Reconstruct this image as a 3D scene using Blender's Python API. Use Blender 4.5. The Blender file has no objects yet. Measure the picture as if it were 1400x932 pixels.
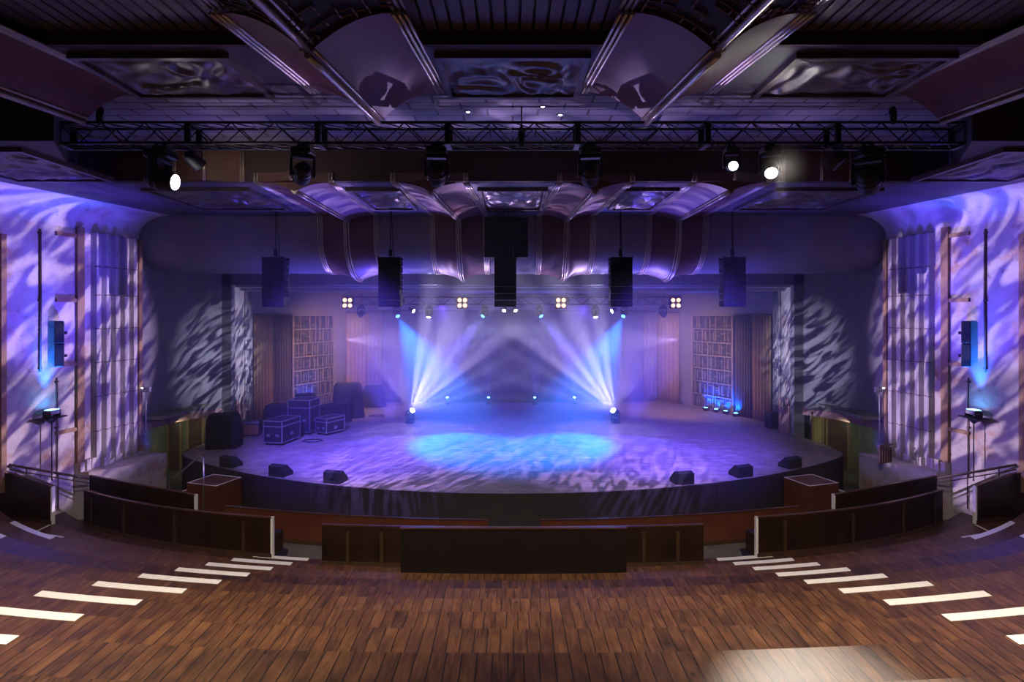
import bpy, math, random
from mathutils import Vector, Matrix, noise
random.seed(7)
PI = math.pi
sc = bpy.context.scene
col = sc.collection
CX, HY, F, CZ = 701.0, 428.0, 800.0, 5.6          # principal point, horizon row, focal length in pixels, eye height

def P(px, py, D):
    return Vector(((px - CX) / F * D, D, CZ + (HY - py) / F * D))

# ------------------------------------------------------------------ mesh builder
class MB:
    def __init__(s):
        s.v, s.f, s.sm = [], [], []
    def add(s, vs, fs, smooth=False, M=None):
        b = len(s.v)
        for p in vs:
            p = Vector(p)
            s.v.append(M @ p if M is not None else p)
        for f in fs:
            s.f.append([b + i for i in f]); s.sm.append(smooth)
        return s
    def box(s, c, d, M=None, taper=1.0):
        x, y, z = d[0] / 2, d[1] / 2, d[2] / 2
        t = taper
        vs = [(-x, -y, -z), (x, -y, -z), (x, y, -z), (-x, y, -z), (-x * t, -y * t, z), (x * t, -y * t, z), (x * t, y * t, z), (-x * t, y * t, z)]
        vs = [Vector(p) + Vector(c) for p in vs]
        return s.add(vs, [(3, 2, 1, 0), (4, 5, 6, 7), (0, 1, 5, 4), (1, 2, 6, 5), (2, 3, 7, 6), (3, 0, 4, 7)], False, M)
    def boxa(s, a, b, M=None):
        a, b = Vector(a), Vector(b)
        return s.box((a + b) / 2, [abs(b[i] - a[i]) for i in range(3)], M)
    def cbox(s, c, d, ch, M=None):                  # box with chamfered edges
        x, y, z = d[0] / 2, d[1] / 2, d[2] / 2
        ring = lambda a, b, zz: [(-a + ch, -b, zz), (a - ch, -b, zz), (a, -b + ch, zz), (a, b - ch, zz), (a - ch, b, zz), (-a + ch, b, zz), (-a, b - ch, zz), (-a, -b + ch, zz)]
        rows = [ring(x - ch, y - ch, -z), ring(x, y, -z + ch), ring(x, y, z - ch), ring(x - ch, y - ch, z)]
        vs = [Vector(p) + Vector(c) for r in rows for p in r]
        fs = [tuple(range(7, -1, -1)), tuple(range(24, 32))]
        for k in range(3):
            for i in range(8):
                j = (i + 1) % 8
                fs.append((k * 8 + i, k * 8 + j, k * 8 + 8 + j, k * 8 + 8 + i))
        return s.add(vs, fs, False, M)
    def tube(s, pts, r, n=8, M=None, smooth=True):
        pts = [Vector(p) for p in pts]
        vs, fs = [], []
        up = None
        for i, p in enumerate(pts):
            t = (pts[min(i + 1, len(pts) - 1)] - pts[max(i - 1, 0)]).normalized()
            a = t.orthogonal().normalized() if up is None else (up - t * up.dot(t)).normalized()
            up = a
            b = t.cross(a)
            for k in range(n):
                w = 2 * PI * k / n
                vs.append(p + (a * math.cos(w) + b * math.sin(w)) * r)
        for i in range(len(pts) - 1):
            for k in range(n):
                q = (k + 1) % n
                fs.append((i * n + k, i * n + q, i * n + n + q, i * n + n + k))
        b0 = len(s.v)
        s.add(vs, fs, smooth, M)
        s.f.append([b0 + k for k in range(n - 1, -1, -1)]); s.sm.append(False)
        s.f.append([b0 + (len(pts) - 1) * n + k for k in range(n)]); s.sm.append(False)
        return s
    def lathe(s, prof, n=16, M=None, smooth=True):
        vs, fs = [], []
        for r, z in prof:
            for k in range(n):
                w = 2 * PI * k / n
                vs.append((r * math.cos(w), r * math.sin(w), z))
        for i in range(len(prof) - 1):
            for k in range(n):
                q = (k + 1) % n
                fs.append((i * n + k, i * n + q, i * n + n + q, i * n + n + k))
        b0 = len(s.v)
        s.add(vs, fs, smooth, M)
        if prof[0][0] > 1e-4:
            s.f.append([b0 + k for k in range(n - 1, -1, -1)]); s.sm.append(False)
        if prof[-1][0] > 1e-4:
            s.f.append([b0 + (len(prof) - 1) * n + k for k in range(n)]); s.sm.append(False)
        return s
    def prism(s, poly, a, b, axis=2, M=None):       # poly of 2-D points extruded along axis between a and b
        def mk(p, h):
            if axis == 2: return (p[0], p[1], h)
            if axis == 1: return (p[0], h, p[1])
            return (h, p[0], p[1])
        n = len(poly)
        vs = [mk(p, a) for p in poly] + [mk(p, b) for p in poly]
        fs = [tuple(range(n - 1, -1, -1)), tuple(range(n, 2 * n))]
        fs += [(i, (i + 1) % n, n + (i + 1) % n, n + i) for i in range(n)]
        return s.add(vs, fs, False, M)
    def grid(s, fn, nu, nv, smooth=True, M=None):
        vs = [fn(i / nu, j / nv) for j in range(nv + 1) for i in range(nu + 1)]
        fs = [(j * (nu + 1) + i, j * (nu + 1) + i + 1, (j + 1) * (nu + 1) + i + 1, (j + 1) * (nu + 1) + i) for j in range(nv) for i in range(nu)]
        return s.add(vs, fs, smooth, M)
    def slab(s, pts, t, z0, z1, zz=None):           # wall following plan points, thickness t (to the left of travel), z0..z1
        pts = [Vector((p[0], p[1])) for p in pts]
        n = len(pts)
        L, R = [], []
        for i in range(n):
            d = (pts[min(i + 1, n - 1)] - pts[max(i - 1, 0)]).normalized()
            nn = Vector((-d.y, d.x))
            L.append(pts[i] + nn * t / 2); R.append(pts[i] - nn * t / 2)
        vs = []
        for i in range(n):
            a = z0[i] if isinstance(z0, (list, tuple)) else z0
            b = z1[i] if isinstance(z1, (list, tuple)) else z1
            vs += [(R[i].x, R[i].y, a), (L[i].x, L[i].y, a), (L[i].x, L[i].y, b), (R[i].x, R[i].y, b)]
        fs = [(3, 2, 1, 0), tuple(4 * (n - 1) + k for k in range(4))]
        for i in range(n - 1):
            for k in range(4):
                q = (k + 1) % 4
                fs.append((4 * i + k, 4 * i + q, 4 * i + 4 + q, 4 * i + 4 + k))
        return s.add(vs, fs)
    def shift(s, v):
        v = Vector(v)
        s.v = [p + v for p in s.v]
        return s

import bmesh
def obj(name, mb, m, parent=None, loc=(0, 0, 0), world=False, fix=True):
    me = bpy.data.meshes.new(name)
    vs = mb.v
    if world:                                        # vertices are in world space; move them to the thing's own frame
        r = parent
        while r is not None and r.parent is not None: r = r.parent
        off = Vector(r.location) if r is not None else Vector(loc)
        vs = [p - off for p in vs]
    me.from_pydata([tuple(p) for p in vs], [], mb.f)
    me.polygons.foreach_set('use_smooth', mb.sm)
    if fix:
        bm = bmesh.new(); bm.from_mesh(me)
        bmesh.ops.recalc_face_normals(bm, faces=bm.faces[:])
        bm.to_mesh(me); bm.free()
    me.materials.append(m)
    me.update()
    o = bpy.data.objects.new(name, me)
    col.objects.link(o)
    if parent is not None: o.parent = parent
    else: o.location = loc
    return o

def tag(o, label=None, cat=None, group=None, kind=None):
    if label: o['label'] = label
    if cat: o['category'] = cat
    if group: o['group'] = group
    if kind: o['kind'] = kind
    return o

def thing(name, label, cat, loc, group=None, rot=None):
    o = bpy.data.objects.new(name, None)
    o.empty_display_size = .1
    col.objects.link(o)
    o.location = loc
    if rot is not None: o.rotation_euler = rot
    return tag(o, label, cat, group)

def struct(name, mb, m, fix=True):
    return tag(obj(name, mb, m, fix=fix), kind='structure')

# ------------------------------------------------------------------ materials
def nt(name):
    m = bpy.data.materials.new(name); m.use_nodes = True
    t = m.node_tree
    return m, t, t.nodes['Principled BSDF']

def N(t, ty, **kw):
    n = t.nodes.new(ty)
    for k, v in kw.items():
        if k.startswith('i_'):
            key = k[2:]
            n.inputs[int(key) if key.isdigit() else key].default_value = v
        else: setattr(n, k, v)
    return n

def math_n(t, op, a, b=None, c=None):
    n = t.nodes.new('ShaderNodeMath'); n.operation = op
    for i, x in enumerate((a, b, c)):
        if x is None: continue
        if isinstance(x, (int, float)): n.inputs[i].default_value = x
        else: t.links.new(x, n.inputs[i])
    return n.outputs[0]

def ramp(t, fac, stops):
    r = t.nodes.new('ShaderNodeValToRGB')
    el = r.color_ramp.elements
    while len(el) < len(stops): el.new(.5)
    for e, (p, c) in zip(el, stops):
        e.position = p; e.color = (c[0], c[1], c[2], 1) if not isinstance(c, (int, float)) else (c, c, c, 1)
    t.links.new(fac, r.inputs[0])
    return r.outputs[0]

def mat(name, c1, c2=None, scale=8, rough=.6, metal=0.0, bump=0.0, stretch=(1, 1, 1), detail=4, spec=.5):
    m, t, b = nt(name)
    b.inputs['Roughness'].default_value = rough
    b.inputs['Metallic'].default_value = metal
    b.inputs['Specular IOR Level'].default_value = spec
    c2 = c2 or tuple(x * .8 for x in c1)
    tc = N(t, 'ShaderNodeTexCoord')
    mp = N(t, 'ShaderNodeMapping'); mp.inputs['Scale'].default_value = stretch
    t.links.new(tc.outputs['Object'], mp.inputs[0])
    nz = N(t, 'ShaderNodeTexNoise', i_Scale=scale, i_Detail=detail)
    t.links.new(mp.outputs[0], nz.inputs['Vector'])
    t.links.new(ramp(t, nz.outputs['Fac'], [(.3, c1), (.7, c2)]), b.inputs['Base Color'])
    if bump:
        bp = N(t, 'ShaderNodeBump', i_Strength=bump, i_Distance=.02)
        t.links.new(nz.outputs['Fac'], bp.inputs['Height']); t.links.new(bp.outputs[0], b.inputs['Normal'])
    return m

def emit(name, c, s):
    m, t, b = nt(name)
    b.inputs['Base Color'].default_value = (.02, .02, .02, 1)
    b.inputs['Emission Color'].default_value = (*c, 1)
    b.inputs['Emission Strength'].default_value = s
    m.cycles.emission_sampling = 'NONE'
    return m

def plank_mat(name, width, tones, axis=0, gap=.009, rough=.5, seam=None, tier=True):
    m, t, b = nt(name)
    tc = N(t, 'ShaderNodeTexCoord')
    sp = N(t, 'ShaderNodeSeparateXYZ'); t.links.new(tc.outputs['Object'], sp.inputs[0])
    x, y = (sp.outputs[0], sp.outputs[1]) if axis == 0 else (sp.outputs[1], sp.outputs[0])
    tv = math_n(t, 'ROUND', math_n(t, 'MULTIPLY', sp.outputs[2], 1 / .315)) if tier else None
    xs = math_n(t, 'DIVIDE', x, width)
    if tier: xs = math_n(t, 'ADD', xs, math_n(t, 'MULTIPLY', tv, .37))
    idx = math_n(t, 'FLOOR', xs); fr = math_n(t, 'FRACT', xs)
    cb = N(t, 'ShaderNodeCombineXYZ'); t.links.new(idx, cb.inputs[0])
    if tier: t.links.new(tv, cb.inputs[1])
    if seam:
        ys = math_n(t, 'ADD', math_n(t, 'DIVIDE', y, seam), math_n(t, 'MULTIPLY', idx, .37))
        t.links.new(math_n(t, 'FLOOR', ys), cb.inputs[2])
    wn = N(t, 'ShaderNodeTexWhiteNoise'); t.links.new(cb.outputs[0], wn.inputs['Vector'])
    mp = N(t, 'ShaderNodeMapping'); mp.inputs['Scale'].default_value = (1, .12, 1) if axis == 0 else (.12, 1, 1)
    ad = N(t, 'ShaderNodeVectorMath', operation='MULTIPLY_ADD'); t.links.new(wn.outputs['Color'], ad.inputs[0]); ad.inputs[1].default_value = (9, 9, 9)
    t.links.new(tc.outputs['Object'], ad.inputs[2]); t.links.new(ad.outputs[0], mp.inputs[0])
    g1 = N(t, 'ShaderNodeTexNoise', i_Scale=22, i_Detail=6, i_Distortion=1.2); t.links.new(mp.outputs[0], g1.inputs['Vector'])
    g2 = N(t, 'ShaderNodeTexNoise', i_Scale=2.6, i_Detail=4); t.links.new(ad.outputs[0], g2.inputs['Vector'])
    vo = N(t, 'ShaderNodeTexVoronoi', i_Scale=3.2); 
    mk = N(t, 'ShaderNodeMapping'); mk.inputs['Scale'].default_value = (1.4, .8, 1); t.links.new(ad.outputs[0], mk.inputs[0]); t.links.new(mk.outputs[0], vo.inputs['Vector'])
    f = math_n(t, 'ADD', math_n(t, 'MULTIPLY', wn.outputs['Value'], .13), math_n(t, 'ADD', math_n(t, 'MULTIPLY', g1.outputs['Fac'], 1.15), math_n(t, 'MULTIPLY', g2.outputs['Fac'], 1.1)))
    f = math_n(t, 'SUBTRACT', f, .74)
    if tier:
        wt = N(t, 'ShaderNodeTexWhiteNoise', noise_dimensions='1D'); t.links.new(tv, wt.inputs['W'])
        f = math_n(t, 'ADD', f, math_n(t, 'MULTIPLY_ADD', wt.outputs['Value'], .3, -.12))
    c = ramp(t, f, [(.12, tones[0]), (.38, tones[1]), (.6, tones[2]), (.85, tones[3])])
    knot = ramp(t, vo.outputs['Distance'], [(.03, .15), (.11, 1)])
    gl = math_n(t, 'MULTIPLY', math_n(t, 'GREATER_THAN', fr, gap / width), math_n(t, 'LESS_THAN', fr, 1 - .2 * gap / width))
    gl = math_n(t, 'ADD', math_n(t, 'MULTIPLY', gl, .88), .12)
    if seam:
        gs = math_n(t, 'GREATER_THAN', math_n(t, 'FRACT', ys), .012 / seam)
        gl = math_n(t, 'MULTIPLY', gl, math_n(t, 'ADD', math_n(t, 'MULTIPLY', gs, .6), .4))
    mul = N(t, 'ShaderNodeMix', data_type='RGBA', blend_type='MULTIPLY'); mul.inputs[0].default_value = 1
    t.links.new(c, mul.inputs[6]); t.links.new(knot, mul.inputs[7])
    m2 = N(t, 'ShaderNodeMix', data_type='RGBA', blend_type='MULTIPLY'); m2.inputs[0].default_value = 1
    t.links.new(mul.outputs[2], m2.inputs[6]); t.links.new(gl, m2.inputs[7])
    t.links.new(m2.outputs[2], b.inputs['Base Color'])
    bp = N(t, 'ShaderNodeBump', i_Strength=.35, i_Distance=.01)
    t.links.new(math_n(t, 'ADD', gl, math_n(t, 'MULTIPLY', g1.outputs['Fac'], .25)), bp.inputs['Height']); t.links.new(bp.outputs[0], b.inputs['Normal'])
    b.inputs['Roughness'].default_value = rough
    return m

def plaster_mat(name, base, stain, dark, s=1.0):
    m, t, b = nt(name)
    tc = N(t, 'ShaderNodeTexCoord')
    n1 = N(t, 'ShaderNodeTexNoise', i_Scale=.9 * s, i_Detail=8, i_Roughness=.65); t.links.new(tc.outputs['Object'], n1.inputs['Vector'])
    n2 = N(t, 'ShaderNodeTexNoise', i_Scale=5 * s, i_Detail=8, i_Roughness=.7); t.links.new(tc.outputs['Object'], n2.inputs['Vector'])
    c = ramp(t, n1.outputs['Fac'], [(.3, stain), (.46, base), (.62, tuple(x * .9 for x in base)), (.75, dark)])
    d = ramp(t, n2.outputs['Fac'], [(.3, .45), (.42, .9), (.6, 1)])
    mul = N(t, 'ShaderNodeMix', data_type='RGBA', blend_type='MULTIPLY'); mul.inputs[0].default_value = 1
    t.links.new(c, mul.inputs[6]); t.links.new(d, mul.inputs[7]); t.links.new(mul.outputs[2], b.inputs['Base Color'])
    bp = N(t, 'ShaderNodeBump', i_Strength=.4, i_Distance=.02); t.links.new(n2.outputs['Fac'], bp.inputs['Height']); t.links.new(bp.outputs[0], b.inputs['Normal'])
    b.inputs['Roughness'].default_value = .85
    return m

def tile_mat(name, c1, c2, joint, sx, sy):
    m, t, b = nt(name)
    tc = N(t, 'ShaderNodeTexCoord')
    br = N(t, 'ShaderNodeTexBrick', i_Scale=1.0)
    br.inputs['Color1'].default_value = (*c1, 1); br.inputs['Color2'].default_value = (*c2, 1); br.inputs['Mortar'].default_value = (*joint, 1)
    br.inputs['Mortar Size'].default_value = .022; br.inputs['Brick Width'].default_value = sx; br.inputs['Row Height'].default_value = sy
    t.links.new(tc.outputs['Object'], br.inputs['Vector']); t.links.new(br.outputs['Color'], b.inputs['Base Color'])
    b.inputs['Roughness'].default_value = .55
    return m

M = {}
M['floor'] = plank_mat('old_floorboards', .125, [(.022, .0085, .003), (.055, .021, .0068), (.09, .036, .0115), (.135, .06, .021)], rough=.48)
M['deck'] = plank_mat('stage_boards', .3, [(.16, .13, .11), (.26, .21, .18), (.34, .28, .24), (.42, .36, .31)], axis=1, gap=.01, rough=.5, seam=2.4, tier=False)
M['bench'] = mat('dark_varnished_wood', (.012, .0045, .0025), (.026, .01, .005), 3, .35, bump=.1, stretch=(1, 1, .3))
M['bench_red'] = mat('red_brown_wood', (.085, .022, .012), (.12, .034, .017), 3, .4, bump=.1)
M['batten'] = mat('worn_batten_wood', (.06, .027, .012), (.035, .016, .007), 6, .5)
M['cap'] = mat('polished_cap_rail', (.05, .017, .009), (.08, .03, .015), 5, .28)
M['black'] = mat('matt_black', (.012, .012, .014), (.02, .02, .022), 12, .55)
M['speaker'] = mat('black_speaker', (.004, .004, .005), (.007, .007, .008), 12, .6, spec=.25)
M['blackcloth'] = mat('black_cloth', (.008, .0075, .009), (.015, .014, .016), 30, .9, bump=.2)
M['blackmetal'] = mat('black_metal', (.02, .02, .022), (.03, .03, .032), 20, .38, .3)
M['steel'] = mat('aluminium', (.5, .5, .52), (.6, .6, .62), 20, .3, .9)
M['darkpanel'] = mat('dark_panel', (.007, .0035, .004), (.011, .005, .005), 2, .5, spec=.3)
M['tape'] = mat('white_tape', (.78, .77, .74), (.68, .66, .63), 14, .6)
M['plaster'] = plaster_mat('peeling_plaster', (.52, .46, .44), (.4, .2, .1), (.3, .25, .27))
M['cove'] = plaster_mat('cove_plaster', (.55, .5, .52), (.45, .32, .26), (.4, .36, .4), .7)
M['greywall'] = mat('grey_wall', (.2, .185, .2), (.17, .16, .175), 2, .8)
M['nose'] = mat('grey_fascia', (.2, .185, .2), (.165, .155, .17), 2, .7)
M['stagewall'] = mat('stage_plaster', (.34, .31, .36), (.29, .27, .31), 1.5, .75)
M['timber'] = mat('timber_batten', (.33, .2, .1), (.24, .14, .07), 6, .7, bump=.2)
M['pipe'] = mat('rusty_pipe', (.1, .06, .05), (.06, .04, .04), 10, .6)
M['flute'] = mat('fluted_plaster', (.5, .46, .46), (.42, .38, .39), 3, .7)
M['brown'] = mat('brown_ceiling_paint', (.16, .075, .05), (.12, .055, .04), 2, .5)
M['cushion'] = mat('rust_red_paint', (.16, .045, .045), (.12, .034, .036), 1.6, .55)
M['darkred'] = mat('dark_red_paint', (.14, .05, .055), (.1, .036, .042), 1.6, .5)
M['trim'] = mat('gilt_trim', (.5, .4, .3), (.4, .34, .3), 10, .3, .55)
M['ceilbase'] = mat('ceiling_paint', (.08, .062, .085), (.058, .045, .062), 1.2, .6)
M['tiles'] = tile_mat('ceiling_tiles', (.3, .28, .34), (.24, .22, .28), (.03, .025, .03), .95, .34)
M['slats'] = mat('ceiling_slats', (.07, .05, .055), (.11, .08, .085), 6, .6, stretch=(6, .3, 1))
M['relief'] = mat('carved_relief', (.09, .065, .065), (.15, .115, .12), 4, .38, .35, bump=.3)
M['grille'] = mat('dark_grille', (.012, .01, .012), (.02, .015, .018), 5, .8)
M['lattice'] = mat('red_lattice', (.14, .045, .04), (.1, .035, .035), 5, .5)
M['drop'] = mat('dark_brown_with_shade', (.045, .022, .02), (.06, .03, .026), 3, .7)  # drop face's brown darkened for its shadow; also the cross beam
M['gold'] = mat('gold_curtain', (.5, .31, .17), (.4, .25, .14), 6, .75, stretch=(1, 1, .2))
M['browncurtain'] = mat('brown_curtain', (.13, .085, .075), (.1, .065, .06), 6, .85, stretch=(1, 1, .2))
M['leg'] = mat('mauve_curtain', (.3, .22, .26), (.24, .18, .21), 6, .85, stretch=(1, 1, .2))
M['backdrop'] = mat('dark_backdrop_cloth', (.1, .09, .13), (.08, .07, .105), 2, .9)
M['screen'] = mat('screen_backing', (.06, .055, .08), (.04, .036, .055), 2, .7)
M['screenbar'] = mat('screen_bars', (.42, .32, .27), (.34, .25, .2), 5, .6)
M['fascia'] = mat('stage_fascia', (.022, .017, .024), (.03, .022, .03), 2, .6)
M['green'] = plaster_mat('flaking_green_paint', (.2, .22, .17), (.4, .34, .16), (.15, .12, .1), 1.6)
M['yellow'] = plaster_mat('yellow_lit_doorway', (.42, .36, .14), (.5, .4, .2), (.3, .25, .1), 1.4)  # yellow light of a doorway put into the colour
M['doorbrown'] = mat('brown_door', (.1, .045, .03), (.08, .035, .025), 3, .5)
M['pinkplaster'] = plaster_mat('raw_pink_plaster', (.45, .25, .25), (.5, .3, .25), (.3, .2, .2), 3)
M['pitfloor'] = mat('worn_grey_floor', (.13, .12, .11), (.09, .085, .08), 3, .6)
M['amber'] = mat('amber_cabinet', (.3, .12, .05), (.25, .1, .04), 5, .5)
M['greycase'] = mat('grey_box', (.4, .4, .42), (.34, .34, .36), 8, .5)
M['e_white'] = emit('lens_white', (.95, .95, 1), 30)
M['e_hot'] = emit('lens_hot', (1, .97, .88), 260)
M['e_blue'] = emit('lens_blue', (.05, .3, 1), 12)
M['e_warm'] = emit('lens_warm', (1, .52, .2), 5)
M['e_cyan'] = emit('lens_cyan', (.1, .45, 1), 26)
M['lens'] = mat('dark_lens', (.03, .03, .04), (.04, .04, .05), 5, .08)

# ------------------------------------------------------------------ camera
cam = bpy.data.cameras.new('camera'); co = bpy.data.objects.new('camera', cam); col.objects.link(co)
cam.sensor_width = 36; cam.lens = F / 1400 * 36; cam.clip_end = 200
cam.shift_y = -(466 - HY) / 1400; cam.shift_x = -(CX - 700) / 1400
co.location = (0, 0, CZ); co.rotation_euler = (PI / 2, 0, 0)
sc.camera = co

# ------------------------------------------------------------------ setting: tiers
D0, TD, Z0, TR = 4.77, .95, 2.82, .315
def edge(k, X): return D0 + k * TD + X * X / 80 + 7e-5 * X ** 4
def tz(k): return max(0.0, Z0 - TR * k)
XW = 14.6
mb = MB(); nx = 60
for k in range(-6, 9):
    z = tz(k)
    for i in range(nx):
        a, b = -XW + 2 * XW * i / nx, -XW + 2 * XW * (i + 1) / nx
        n0, n1 = edge(k - 1, a), edge(k - 1, b)
        f0, f1 = edge(k, a), edge(k, b)
        mb.add([(a, n0, z), (b, n1, z), (b, f1 + .018, z), (a, f0 + .018, z)], [(0, 1, 2, 3)])
        mb.add([(a, f0 + .018, z), (b, f1 + .018, z), (b, f1 + .018, z - .03), (a, f0 + .018, z - .03)], [(0, 1, 2, 3)])
        mb.add([(a, f0, z - .03), (b, f1, z - .03), (b, f1, tz(k + 1)), (a, f0, tz(k + 1))], [(0, 1, 2, 3)])
struct('floor', mb, M['floor'], fix=False)
mb = MB(); mb.boxa((-15, 9.5, -.1), (15, 34, -.003))
struct('floor_pit', mb, M['pitfloor'])

# white nosing strips of the two aisles
words_n = ['first', 'second', 'third', 'fourth', 'fifth', 'sixth', 'seventh', 'eighth', 'ninth']
def strip(k, xa, xb, label, group):
    mb = MB(); n = 6
    z = tz(k)
    for i in range(n):
        a, b = xa + (xb - xa) * i / n, xa + (xb - xa) * (i + 1) / n
        f0, f1 = edge(k, a) + .018, edge(k, b) + .018
        w = .13
        vs = [(a, f0 - w, z), (b, f1 - w, z), (b, f1 + .004, z), (a, f0 + .004, z)]
        mb.add([Vector(v) + Vector((0, 0, .001)) for v in vs] + [Vector(v) + Vector((0, 0, .005)) for v in vs],
               [(4, 5, 6, 7), (3, 2, 1, 0), (0, 1, 5, 4), (2, 3, 7, 6), (1, 2, 6, 5), (3, 0, 4, 7)])
    c = Vector(((xa + xb) / 2, edge(k, (xa + xb) / 2), z))
    o = obj('step_nosing_strip', mb, M['tape'], loc=c, world=True)
    tag(o, label, 'step marking', group)
for s, nm in ((-1, 'left'), (1, 'right')):
    for k in range(0, 9):
        j = 8 - k
        t0 = 4.25 if k == 0 else 4.4; t1 = 5.66 + .02 * j
        xa, xb = sorted((s * t0, s * t1))
        strip(k, xa, xb, 'white strip on the %s aisle steps, %s one up from the benches' % (nm, words_n[j]), 'white nosing strips on the %s aisle' % nm)
    # outer aisle marks
    xa, xb = sorted((s * 9.55, s * 11.2))
    strip(6, xa, xb, 'white strip on the outer %s step just behind the end bench' % nm, 'white strips on the outer steps')
    xa, xb = sorted((s * 9.9, s * 11.4))
    strip(5, xa, xb, 'white strip on the outer %s step at the frame edge' % nm, 'white strips on the outer steps')

# ------------------------------------------------------------------ benches
def plan(x0, x1, fn, n=18):
    return [(x0 + (x1 - x0) * i / n, fn(x0 + (x1 - x0) * i / n)) for i in range(n + 1)]
def offset(pts, d):
    out = []
    for i, p in enumerate(pts):
        a, b = Vector(pts[max(i - 1, 0)]), Vector(pts[min(i + 1, len(pts) - 1)])
        t = (b - a).normalized(); nn = Vector((-t.y, t.x))
        out.append((p[0] + nn.x * d, p[1] + nn.y * d))
    return out
def curved_bench(label, pts, zb, h, wood='bench', battens=(), tapes=(), seat=True, group='curved wooden benches', zb_list=None, top_list=None):
    mid = pts[len(pts) // 2]
    r = thing('curved_bench', label, 'bench', (mid[0], mid[1], zb), group)
    zt = top_list or zb + h
    b = MB().slab(pts, .05, zb, zt if not isinstance(zt, list) else zt)
    obj('backrest', b, M[wood], r, world=True)
    zt1 = [z + .028 for z in zt] if isinstance(zt, list) else zt + .028
    b = MB().slab(pts, .075, zt, zt1)
    obj('cap_rail', b, M['cap'], r, world=True)
    b = MB().slab(offset(pts, -.032), .014, zb, zb + .09)
    obj('kick_board', b, M['batten'], r, world=True)
    if seat:
        b = MB().slab(offset(pts, .22), .38, zb + .40, zb + .45)
        obj('seat', b, M[wood], r, world=True)
        for q in (0, len(pts) // 3, 2 * len(pts) // 3, len(pts) - 1):
            a = offset(pts, .05)[q]; c = offset(pts, .38)[q]
            b = MB().slab([a, c], .04, zb, zb + .40)
            obj('seat_support', b, M[wood], r, world=True)
    for u in battens:
        i = u * (len(pts) - 1); k = min(int(i), len(pts) - 2); f = i - k
        op = offset(pts, -.036)
        c = Vector(op[k]).lerp(Vector(op[k + 1]), f); t = (Vector(op[k + 1]) - Vector(op[k])).normalized()
        zz = zt[k] if isinstance(zt, list) else zt
        b = MB().slab([c - t * .035, c + t * .035], .02, zb + .09, zz - .1)
        obj('batten', b, M['batten'], r, world=True)
    for e in tapes:
        i = 0 if e == 0 else len(pts) - 1
        j = 1 if e == 0 else len(pts) - 2
        c = Vector(pts[i]); t = (c - Vector(pts[j])).normalized()
        zz = zt[i] if isinstance(zt, list) else zt
        nn = Vector((-t.y, t.x))
        b = MB().slab([c + t * .001 - nn * .035, c + t * .001 + nn * .035], .05, zb, zz + .03)
        tag(obj('edge_tape', b, M['tape'], r, world=True), 'white tape down the bench end')
    return r
NAME = {-1: 'left', 1: 'right'}
fA = lambda X: 12.22 + X * X / 80 + 7e-5 * X ** 4 + .1
for s in (-1, 1):
    lo, hi = (-10.75, -5.22) if s < 0 else (5.3, 10.8)
    curved_bench('long dark curved bench with battens on its back, between %s aisle steps and side wall' % NAME[s], plan(lo, hi, fA), tz(8), .85,
                 battens=[.06, .28, .56, .88] if s < 0 else [.12, .44, .72, .94], tapes=[1 if s < 0 else 0])
    pb = [(-12.32, 14.02), (-12.1, 14.12), (-11.7, 14.06), (-11.3, 13.97), (-10.88, 13.84)] if s < 0 else [(10.95, 13.86), (11.3, 13.97), (11.7, 14.06), (12.1, 14.12), (12.32, 14.02)]
    curved_bench('dark bench cut off by the %s edge of the picture' % NAME[s], pb, tz(7), .86, tapes=[1 if s < 0 else 0], top_list=[1.475 + .28 * (abs(p[0]) - 10.88) / 1.4 for p in pb], seat=False)
    b = MB().slab([(s * 10.9, 13.78), (s * 10.88, 13.3), (s * 10.0, 13.02)], .05, tz(7) + .001, tz(7) + .006)
    tag(obj('floor_tape_mark', b, M['tape'], loc=(s * 10.9, 13.4, tz(7)), world=True), 'white L-shaped floor tape at the end of the bench cut by the %s picture edge' % NAME[s], 'tape mark', 'tape marks beside the benches')
    lo, hi = (-7.25, -.58) if s < 0 else (.66, 7.2)
    curved_bench('long red brown bench nearest the stage, %s of the centre gap' % NAME[s], plan(lo, hi, lambda X: 13.72 + X * X / 52), 0.0, .74, wood='bench_red', seat=False, group='red brown front benches')
    pc = plan(-11.0, -7.75, lambda X: 14.32 + (abs(X) - 7.75) * .28) if s < 0 else plan(7.85, 11.0, lambda X: 14.32 + (abs(X) - 7.85) * .28)
    tops = [1.14 + .27 * (abs(p[0]) - 7.75) / 4 for p in pc]
    curved_bench('dark wooden bench behind the long %s batten-backed bench, below the side handrail' % NAME[s], pc, 0.0, 1.14, tapes=[1 if s < 0 else 0], top_list=tops, seat=False)
curved_bench('dark curved bench in the centre, half hidden by the plain black panel', plan(-4.02, 4.02, lambda X: 12.17 + X * X / 90), tz(8), .83, battens=[.07, .16, .84, .93])
for s in (-1, 1):
    b = MB(); b.slab([(s * 4.05, 11.9), (s * 4.22, 11.72)], .06, tz(8) + .001, tz(8) + .006)
    tag(obj('floor_tape_mark', b, M['tape'], loc=(s * 4.1, 11.8, tz(8)), world=True), 'short white tape mark on the floor by the %s end of the centre bench' % NAME[s], 'tape mark', 'tape marks beside the benches')
    b = MB(); b.slab([(s * 5.08, 12.35), (s * 5.3, 12.0)], .06, tz(8) + .001, tz(8) + .006)
    tag(obj('floor_tape_mark', b, M['tape'], loc=(s * 5.1, 12.2, tz(8)), world=True), 'white tape mark on the floor at the taped end of the long %s bench' % NAME[s], 'tape mark', 'tape marks beside the benches')
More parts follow.
